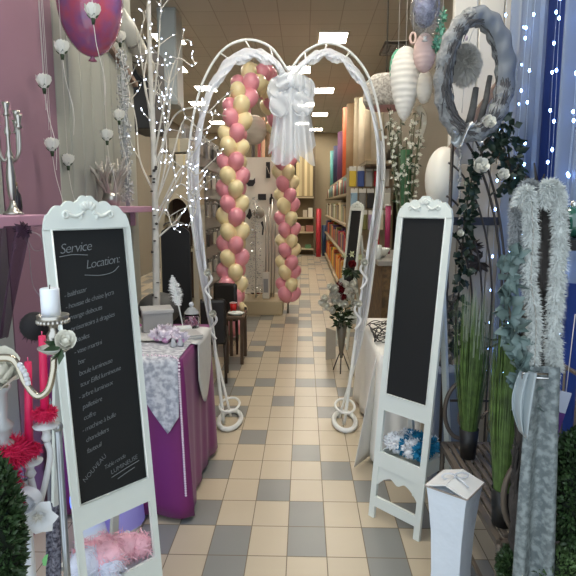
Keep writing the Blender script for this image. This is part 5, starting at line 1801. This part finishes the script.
# hidden-shelf ball, plaques at the far right
p = at(573, 222, 1.66)
t = thing('glass_ball', 'dark green glass ball on the small black shelf at the right edge', 'ball', (p.x, 1.66, p.z - .05))
part('ball_body', MB().ell(p, .048, 24, 16), mat('glass_green', (44, 92, 80), .06, coat=1.0), t)
part('cap', MB().lathe([(.01, .046), (.01, .06), (0, .062)], p, 10), CHROME, t)
t = thing('black_shelf', 'small black shelf under the green glass ball', 'shelf', (p.x + .06, 1.66, p.z - .09))
part('board', MB().box((p.x + .06, 1.66, p.z - .064), (.22, .14, .03), bev=.005), mat('shelf_black', (22, 22, 24), .4), t)
part('bracket', MB().box((p.x + .12, 1.66, p.z - .12), (.10, .02, .08)), mat('shelf_black', (22, 22, 24), .4), t)
t = thing('ribbon_tag', 'white and purple striped card hanging at the lower right', 'card', at(562, 425, 1.72))
a, b, m_ = at(566, 392, 1.72), at(553, 432, 1.72), at(559.5, 412, 1.72)
part('white_half', MB().bar(a, m_, .035, .006), mat('tag_white', (186, 194, 214), .5), t)
part('purple_half', MB().bar(m_, b, .035, .0062), mat('tag_purple', (84, 40, 116), .5), t)
part('cord', MB().tube([a, a + V((.01, .0, .25))], .0015, 5), STRING, t)
for k, (px, yb) in enumerate(((552, 452), (547, 470))):
    pts = [at(px + 1.5 * math.sin(i * 1.1), 410 + (yb - 410) * i / 8, 1.55) for i in range(9)]
    one('fringe_strand', MB().tube(spline(pts, 3), .0028, 6), mat('fringe_white', (206, 212, 216), .7), '%s white fringe strand hanging from the boa' % ('right', 'left')[k], 'fringe', 'fringe strands')
p = at(578, 490, 1.45)
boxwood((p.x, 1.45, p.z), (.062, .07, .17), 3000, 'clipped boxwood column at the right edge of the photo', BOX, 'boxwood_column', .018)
p = gz(512, 566)
boxwood(tuple(at(518, 568, 1.5)), (.05, .05, .05), 1500, 'small low boxwood ball at the foot of the grey tulle', BOX, 'boxwood_ball', .018)
p = at(565, 572, 1.42)
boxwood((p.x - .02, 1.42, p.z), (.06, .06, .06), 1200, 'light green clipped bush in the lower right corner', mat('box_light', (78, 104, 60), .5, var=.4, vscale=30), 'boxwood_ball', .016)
# ------------------------------------------------------------------ wreath and hanging things on the right
YW = 2.45
wc_ = at(474, 76, YW)
t = thing('twig_wreath', 'large oval grey twig wreath wrapped in grey tulle hanging at upper right', 'wreath', wc_)
rx, rz = 29 * YW / 560, 53 * YW / 560
ring = [wc_ + V((rx * math.cos(a), .02 * math.sin(2 * a), rz * math.sin(a))) for a in [k * 2 * PI / 60 for k in range(60)]]
part('wreath_ring', MB().tube(ring, [.038 + .005 * math.sin(k * 1.9) for k in range(60)], 12, True), mat('wreath_grey', (146, 148, 148), .8, var=.35, vscale=40, bump=1.0, bscale=60), t)
mb = MB()
rnd = random.Random(6)
for k in range(420):
    i = rnd.randrange(60)
    a0 = rnd.uniform(0, 6.28)
    p = ring[i]
    d = ring[(i + 6) % 60] - ring[i]
    o = V((math.cos(a0) * .6, -abs(math.sin(a0)), math.sin(a0) * .3)) * .034
    mb.tube([p + o, p + d * .4 + o * 1.25, p + d * .9 + o * 1.05 + V((rnd.uniform(-.02, .02), 0, rnd.uniform(-.02, .02)))], [.0032, .003, .0015], 5)
part('twigs', mb, mat('twig_dark', (84, 82, 82), .8), t, kind='stuff')
def wrap(u, v):
    a = -.9 + 2.6 * u
    s = .036 + .004 * math.sin(u * 40) * math.sin(v * 9)
    b = v * 4.0 - 2.6
    o = V((math.cos(a), 0, math.sin(a)))
    p = wc_ + V((rx * math.cos(a), 0, rz * math.sin(a)))
    return p + o * s * 1.15 * math.cos(b) + V((0, s * 1.3 * math.sin(b), 0))
part('tulle_wrap', MB().grid(wrap, 60, 12), mat('tulle_steel', (128, 133, 140), .8, alpha=.8), t)
def wb(u, v):
    p = at(452 + 30 * u, 128 + 14 * v + 6 * math.sin(u * 8), YW - .03)
    return p + V((0, -.02 * math.sin(u * 11 + v * 5), 0))
part('silver_leaf', MB().grid(wb, 20, 8), mat('foil_silver', (170, 172, 172), .25, .7), t)
part('cord', MB().tube([wc_ + V((0, 0, rz + .03)), V((wc_.x, YW, CEIL))], .002, 5), STRING, t)
fb = at(465, 64, YW + .05)
t = thing('feather_ball', 'fluffy grey white feather ball hanging inside the wreath', 'ball', fb)
mb = MB()
for k in range(4500):
    d = V((random.gauss(0, 1), random.gauss(0, 1), random.gauss(0, 1))).normalized()
    mb.hair(fb + V((d.x * .04, d.y * .05, d.z * .06)), d, .035 * random.uniform(.6, 1.1), .005)
part('feathers', mb, mat('feather_grey', (196, 192, 184), .8), t)
part('core', MB().ell(fb, (.045, .05, .065), 14, 10), mat('feather_grey', (196, 192, 184), .8), t)
part('cord', MB().tube([fb + V((0, 0, .06)), wc_ + V((0, .0, rz - .02))], .0015, 5), STRING, t)
part('pendant_tail', MB().tube([fb - V((0, 0, .09)), fb - V((.004, 0, .2))], .0015, 5), STRING, t)
part('bead', MB().ell(fb + V((0, 0, .105)), (.007, .007, .012), 8, 6), mat('pearl', (232, 214, 226), .25), t)
for k, ((xa, ya), (xb, yb), r) in enumerate((((468, 128), (476, 88), .017), ((480, 122), (490, 76), .014))):
    a, b = at(xa, ya, YW + .02), at(xb, yb, YW + .05)
    one('wreath_stick', MB().tube([a, a.lerp(b, .5) + V((.004, 0, 0)), b], [r, r * .9, r * .75], 8), mat('stick_grey', (104, 100, 96), .8, var=.4, vscale=30), '%s grey stick standing inside the wreath' % ('thicker left', 'thinner right')[k], 'stick', 'sticks in the wreath')
# white balloon, lanterns and confetti balloon
c = at(443, 180, 2.72)
t = thing('white_balloon', 'big matt white balloon between the wreath and the blank chalkboard', 'balloon', c)
part('balloon_skin', MB().ell(c, (.084, .084, .155), 28, 18, egg=.03), mat('balloon_white', (226, 220, 206), .4, sub=.2), t)
part('neck', MB().lathe([(.003, -.172), (.014, -.17), (.006, -.158), (.01, -.15)], c, 10), mat('balloon_white', (226, 220, 206), .4, sub=.2), t)
part('cord', MB().tube([c - V((0, 0, .165)), c - V((.01, 0, .4)), V((c.x + .02, c.y, c.z - .8))], .0012, 5), STRING, t)
def L2(px, py, Y, wpx, hpx, m, lab, ribs, point=0.0):
    c = at(px, py, Y)
    s = Y / 560
    return lantern('paper_lantern', c, wpx * s / 2, hpx * s / 2, m, lab, ribs, hang=(c.x, c.y, CEIL), point=point)
L2(424.5, 53, 3.0, 21, 36, mat('paper_pink', (212, 184, 176), .75), 'oval pale pink paper lantern under the confetti balloon', 12)
L2(424.5, 87, 3.16, 16, 31, mat('paper_ivory', (206, 200, 188), .75), 'small oval white paper lantern below the pink one', 11)
t = L2(405, 84, 3.2, 27, 68, mat('paper_cream', (214, 206, 178), .75, ), 'long cream teardrop paper lantern above the blossom branches', 18, point=.30)
L2(398, 68, 3.35, 16, 34, mat('paper_green', (96, 176, 140), .75), 'mint green paper lantern behind the cream one', 10)
c = at(426, 10, 2.9)
t = thing('confetti_balloon', 'clear balloon filled with dark blue confetti at the top of the photo', 'balloon', c)
part('balloon_skin', MB().ell(c, (.078, .078, .128), 24, 16), mat('balloon_clear', (226, 228, 226), .08, alpha=.14, coat=.5), t)
mb = MB()
for k in range(500):
    d = V((random.gauss(0, 1), random.gauss(0, 1), random.gauss(0, 1))).normalized()
    p = c + V((d.x * .060, d.y * .060, d.z * .095 + .015))
    mb.leaf(p, d.orthogonal(), .03, .024, nrm=d, fold=.1)
part('confetti', mb, mat('confetti_blue', (40, 46, 92), .3, c2=(120, 126, 160), vscale=40), t, kind='stuff')
part('neck', MB().lathe([(.003, -.145), (.014, -.143), (.006, -.132), (.01, -.124)], c, 10), mat('balloon_clear2', (206, 206, 204), .2), t)
c = at(413, 38, 3.1)
t = thing('pink_ring', 'small pink ring ornament hanging near the louvred light', 'ornament', c)
part('ring', MB().tube([c + V((.014 * math.cos(a), 0, .026 * math.sin(a))) for a in [k * PI / 10 for k in range(20)]], .006, 8, True), mat('ring_pink', (216, 190, 180), .6), t)
part('cord', MB().tube([c + V((0, 0, .028)), V((c.x, c.y, CEIL))], .0012, 5), STRING, t)
c = at(441, 22, 2.95)
t = thing('foil_streamer', 'crumpled mint green foil streamer beside the confetti balloon', 'streamer', c)
mb = MB()
q = [at(x, y, 2.95) for x, y in ((443, 10), (441, 25), (438, 40), (435, 50))]
for k in range(90):
    i = random.uniform(0, 2.99)
    p = q[int(i)].lerp(q[int(i) + 1], i % 1)
    a = random.uniform(0, 6.28)
    mb.leaf(p, (math.cos(a), -.3, math.sin(a)), .03, .016, fold=.5)
part('foil', mb, mat('foil_mint', (130, 190, 160), .25, .4), t)
part('cord', MB().tube([q[3], q[0], V((q[0].x, 2.95, CEIL))], .0012, 5), STRING, t)
# lace parasol lamp
c = at(386, 92, 4.2)
t = thing('lace_parasol', 'white lace parasol shade with a pinkish rim hanging right of the heart arch', 'parasol', c)
LP_ = lace_mat('lace_parasol', (214, 208, 198), (176, 168, 158), 60, .8, 1)
part('canopy', MB().lathe([(.02, .12), (.10, .11), (.15, .06), (.165, -.06), (.14, -.11)], c, 28), LP_, t, solid=.003)
part('rim', MB().lathe([(.14, -.11), (.10, -.125), (.0, -.125)], c, 28), mat('rim_pink', (196, 150, 150), .7), t)
part('rod', MB().tube([c + V((0, 0, .1)), V((c.x, c.y, CEIL))], .005, 8), mat('rod_dark', (70, 64, 56), .5), t)
# blossom branches in a green wrap
c = at(405, 200, 3.25)
zb = .64
t = thing('blossom_branches', 'tall white blossom branches bundled in green behind the blank chalkboard', 'flowers', (c.x, 3.25, zb))
part('vase', MB().lathe([(0, 0), (.05, 0), (.055, .2), (.05, .35), (.044, .35), (.048, .2), (.044, .01), (0, .01)], (c.x, 3.25, zb), 18), mat('vase_white', (206, 206, 202), .4), t)
part('green_wrap', MB().lathe([(.035, .3), (.028, .6), (.034, at(405, 150, 3.25).z - zb), (.03, at(405, 150, 3.25).z - zb)], (c.x, 3.25, zb), 14), mat('wrap_green', (40, 92, 52), .6, var=.3, vscale=14), t)
bl = mat('blossom', (214, 212, 196), .7)
for k in range(11):
    a = k * 2.4
    top = at(405 + 17 * math.cos(a), 112 + 26 * (k % 3) / 2, 3.25 + .10 * math.sin(a))
    s = V((c.x, 3.25, zb + .35))
    q = spline([s, s.lerp(top, .55) + V((.0, 0, .04)), top], 6)
    b = part('branch', MB().tube(q, .003, 5), mat('branch_olive', (86, 90, 62), .7), t)
    mb = MB()
    for j in range(16):
        p = q[random.randrange(5, len(q))] + V((random.uniform(-.02, .02), random.uniform(-.02, .02), random.uniform(-.02, .02)))
        for i in range(5):
            aa = i * 1.257
            mb.leaf(p, (math.cos(aa), -.5, math.sin(aa)), .013, .011, fold=.2)
    part('blossoms', mb, bl, b)
    mb = MB()
    for j in range(9):
        p = q[random.randrange(3, len(q))]
        aa = random.uniform(0, 6.28)
        mb.leaf(p, (math.cos(aa), -.2, math.sin(aa) + .4), .032, .011, fold=.2)
    part('leaves', mb, GREEN, b)
q = spline([at(x, y, 3.3) for x, y in ((418, 106), (424, 118), (422, 134), (414, 150))], 8)
one('white_plume', MB().tube(q, [.022 - .018 * i / (len(q) - 1) for i in range(len(q))], 10, flat=((1, 0, 0), .4)), mat('plume_white', (206, 200, 184), .6), 'curved white plume beside the blossom branches', 'plume')
# ivy garland on the trellis
q = spline([at(x, y, YT - .05) for x, y in ((455, 350), (456, 320), (460, 280), (463, 240), (466, 210), (472, 178), (482, 152), (494, 132), (500, 128), (508, 150), (510, 172), (505, 190))], 10)
t = thing('ivy_garland', 'dark green ivy garland trailing down the trellis top', 'garland', q[0])
part('vine', MB().tube(q, .004, 6), STEM, t)
mb = MB()
for k in range(330):
    i = random.randrange(len(q))
    w = .045 if i > 55 else .022
    p = q[i] + V((random.uniform(-w, w), random.uniform(-.05, .02), random.uniform(-w, w)))
    a = random.uniform(0, 6.28)
    mb.leaf(p, (math.cos(a), -.5, math.sin(a) - .3), .044 * random.uniform(.6, 1.2), .034, fold=.25)
part('leaves', mb, DKGREEN, t)
for px, py, r, s in ((487, 124, .024, 'small white rose at the top of the ivy'), (478, 168, .030, 'largest white rose in the ivy, left side'), (501, 176, .022, 'white rose in the right strand of ivy'), (459, 234, .014, 'tiny white rose low on the ivy strand')):
    p = at(px, py, YT - .12)
    r *= 1.35
    t = thing('ivy_rose', s, 'rose', p, 0, 'white roses in the ivy')
    part('rose_head', MB().rose(p, r, Euler((1.2, 0, .2)).to_matrix()), PETAL, t)
    part('calyx', MB().ell(p + V((0, r * .55, 0)), r * .35, 8, 6), GREEN, t)
# hanging strands: bead chain and dried leaves behind the board
q = [at(460, y, YT - .02) for y in range(150, 240, 3)]
mb = MB()
for p in q:
    mb.ell(p + V((random.uniform(-.006, .006), 0, 0)), (.006, .006, .008), 6, 5)
one('bead_chain', mb, mat('bead_grey', (170, 166, 160), .3), 'greyish bead chain hanging left of the ivy strand', 'chain')
for px, py, s in ((470, 248, 'left'), (478, 262, 'right')):
    p = at(px, py, 2.8)
    mb = MB()
    for k in range(14):
        a = random.uniform(0, 6.28)
        mb.leaf(p, (math.cos(a), -.3, math.sin(a) - .5), .07, .03, fold=.4)
    one('dried_leaves', mb, mat('dried_brown', (74, 62, 52), .8, var=.3), 'dark dried leaf bunch on the plank screen, %s one' % s, 'leaves', 'dried leaf bunches')
p = at(447, 345, 2.62)
t = thing('silver_leaf_spray', 'grey silvery leaf spray low beside the blank chalkboard', 'foliage', p)
part('stem', MB().tube([p - V((0, 0, .35)), p, p + V((.02, 0, .25))], .003, 6), STEM, t)
mb = MB()
for k in range(60):
    a = random.uniform(0, 6.28)
    mb.leaf(p + V((random.uniform(-.02, .03), 0, random.uniform(-.12, .25))), (math.cos(a), -.3, math.sin(a)), .06, .026, fold=.3)
part('leaves', mb, mat('leaf_silver', (130, 128, 122), .5, var=.4, vscale=20), t)
one('grey_crate', MB().box((at(446, 400, 2.72).x, 2.7, .30), (.16, .16, .60), bev=.006), mat('crate_blue_grey', (116, 128, 146), .6), 'blue grey plinth behind the far end of the bench', 'plinth')
# ------------------------------------------------------------------ white covered table and counter on the right of the aisle
t = thing('covered_table', 'low table hidden under a white cloth behind the blank chalkboard', 'table', (.66, 3.4, 0))
part('tabletop', MB().box((.66, 3.4, .60), (.48, .86, .03)), WOOD, t)
for x in (.46, .86):
    for y in (3.02, 3.78):
        part('leg', MB().box((x, y, .293), (.03, .03, .585)), WOOD, t)
WC = mat('cloth_white2', (238, 235, 228), .7, var=.04, vscale=5)
one('tablecloth', drape(.405, .91, 2.87, 3.84, .62, .03, .010, 20, .03), WC, 'plain white tablecloth on the low table right of the aisle', 'tablecloth', solid=.003)
def corner(u, v):
    x = .392 - .05 * v * (1 - u) - .01 - .06 * v * u * .0
    y = 2.95 - .03 * v + .14 * u * v
    return V((.395 - .11 * v * (1 - u) - .012, 2.875 + .16 * u * v - .05 * v, .615 - .60 * v))
one('cloth_corner', MB().grid(corner, 12, 16), WC, 'pointed corner of white cloth trailing to the floor by the blank chalkboard', 'cloth', solid=.003)
mb = MB()
c = V((.52, 3.3, .66))
t = thing('wire_tangle', 'tangle of thin black wire on the white table', 'wire', (c.x, c.y, .626))
for k in range(7):
    pts = [c + V((.12 * math.cos(i * .9 + k), .22 * math.sin(i * .9 + k * 1.7), -.03 + .05 * abs(math.sin(i * 1.7 + k)))) for i in range(9)]
    mb.tube(spline(pts, 5), .003, 5)
part('wires', mb, mat('wire_black', (46, 42, 40), .5), t, kind='stuff')
t = thing('counter', 'grey topped counter beyond the white table', 'counter', (.86, 4.85, 0))
part('worktop', MB().box((.87, 4.85, .955), (.60, 1.1, .04), bev=.006), mat('counter_grey', (150, 146, 140), .4), t)
part('front_panel', MB().box((.88, 4.85, .485), (.54, 1.04, .93)), mat('counter_gold', (118, 92, 58), .6, c2=(74, 58, 40), vscale=22), t)
part('kickboard', MB().box((.88, 4.85, .01), (.5, 1.0, .02)), BLACK, t)
p = at(381, 246, 4.6)
one('white_bowl', MB().lathe([(0, 0), (.03, 0), (.05, .02), (.078, .075), (.072, .075), (.045, .026), (0, .012)], (p.x, 4.6, .976), 20), WHITE, 'white china bowl on the grey counter', 'bowl')
p = at(388, 250, 4.9)
t = thing('magenta_tube', 'magenta paper tube standing on the counter', 'tube', (p.x, 4.95, .976))
part('tube_body', MB().tube([(p.x, 4.95, .976), (p.x, 4.95, at(388, 206, 4.95).z)], .024, 14), mat('magenta_paper', (150, 40, 84), .5), t)
part('end_cap', MB().tube([(p.x, 4.95, at(388, 206, 4.95).z), (p.x, 4.95, at(388, 205, 4.95).z + .006)], .026, 14), mat('cap_white', (206, 200, 194), .5), t)
p = at(377, 244, 5.2)
one('red_packet', MB().box((at(369, 230, 5.2).x + .06, 5.2, 1.09), (.07, .06, .23), bev=.01), mat('packet_red', (176, 40, 44), .5), 'red packet at the back of the counter', 'packet')
one('white_jar', MB().lathe([(0, 0), (.03, 0), (.035, .08), (.03, .09), (.03, .11), (0, .115)], (at(363, 240, 4.45).x + .12, 4.45, .976), 14), WHITE, 'small white lidded pot at the near end of the counter', 'pot')
# ------------------------------------------------------------------ red and white flowers in a tall cone by the arch
Yf = 4.62
c = at(342, 300, Yf)
t = thing('cone_vase', 'slender tall cone vase on thin legs right of the aisle', 'vase', (c.x, Yf, 0))
zt_ = at(342, 322, Yf).z
part('cone', MB().lathe([(0, .12), (.012, .12), (.05, zt_), (.045, zt_), (.008, .13), (0, .13)], (c.x, Yf, 0), 18), mat('cone_glass', (140, 132, 118), .2, trans=.3), t)
for k in range(3):
    a = k * 2.09 + .4
    part('leg', MB().tube([(c.x, Yf, .2), (c.x + .08 * math.cos(a), Yf + .08 * math.sin(a), 0)], .005, 6), mat('leg_grey', (86, 82, 78), .4), t)
t = thing('flower_bouquet', 'round bouquet of white roses with red ones in the cone vase', 'bouquet', (c.x, Yf, zt_ - .04))
mb = MB()
for k in range(120):
    a = random.uniform(0, 6.28)
    r = random.uniform(0, .10)
    mb.leaf((c.x + r * math.cos(a) * .6, Yf + r * math.sin(a) * .6, zt_ + random.uniform(-.05, .14)), (math.cos(a), math.sin(a), random.uniform(-.5, .6)), .06, .03, fold=.3)
part('leaves', mb, GREEN, t)
part('stems', MB().tube([(c.x, Yf, zt_ - .10), (c.x, Yf, zt_ + .05)], .018, 8), GREEN, t)
RED = mat('petal_red', (130, 24, 32), .6)
fl_ = [(326, 300), (331, 296), (327, 308), (335, 303), (341, 302), (347, 291), (352, 293), (345, 286), (336, 290), (354, 305), (350, 299), (331, 289), (323, 305), (338, 296), (346, 306), (333, 312), (340, 284), (352, 286)]
for k, (px, py) in enumerate(fl_):
    p = at(px, py, Yf - .06 - .03 * (k % 3))
    part('rose_head', MB().rose(p, .052, Euler((1.0, 0, random.uniform(-.5, .5))).to_matrix(), (4, 5)), PETAL, t)
for px, py in ((341, 292), (343, 299), (339, 287)):
    part('rose_head', MB().rose(at(px, py, Yf - .10), .05, Euler((1.0, 0, 0)).to_matrix(), (4, 5)), RED, t, label='dark red rose head')
p = at(352, 266, Yf + .12)
t = thing('red_rose_stem', 'tall dark red rose with pale green lilies above the bouquet', 'rose', (c.x + .02, Yf + .1, zt_))
part('stem', MB().tube([(c.x + .01, Yf + .05, zt_ - .05), p + V((0, .02, -.1)), p], .006, 6), GREEN, t)
part('rose_head', MB().rose(p, .042, Euler((.9, 0, 0)).to_matrix()), RED, t)
mb = MB()
for k in range(30):
    a = random.uniform(0, 6.28)
    mb.leaf(p + V((0, .01, -.04)), (math.cos(a), math.sin(a) * .5, random.uniform(-1, .3)), .10, .03, fold=.3)
part('leaves', mb, GREEN, t)
for px, py in ((344, 256), (352, 254), (360, 257)):
    mb = MB()
    q = at(px, py, Yf + .1)
    for i in range(6):
        a = i * 1.047
        mb.leaf(q, (math.cos(a), -.4, math.sin(a)), .035, .016, fold=.2)
    part('lily', mb, mat('lily_green', (206, 212, 170), .6), t)
# papers leaning beside the vase
a = at(330, 345, 5.0)
one('white_card_stand', MB().prism([(-.05, 0), (.05, 0), (.05, .26), (-.05, .30)], .012, Matrix.Translation((at(331, 350, 5.0).x, 5.0, 0.0)) @ Matrix.Rotation(.5, 4, 'Z')), mat('card_white', (206, 200, 188), .6), 'white card standing on the floor beside the cone vase', 'card')
# ------------------------------------------------------------------ light
W_ = bpy.data.worlds.new('daylight')
S.world = W_
W_.use_nodes = True
bg = W_.node_tree.nodes['Background']
bg.inputs['Color'].default_value = (.80, .91, 1.0, 1)
bg.inputs['Strength'].default_value = 2.4
S.view_settings.view_transform = 'Standard'
S.view_settings.look = 'None'
S.view_settings.exposure = -0.25
S.view_settings.gamma = 1.0
S.view_settings.use_curve_mapping = False
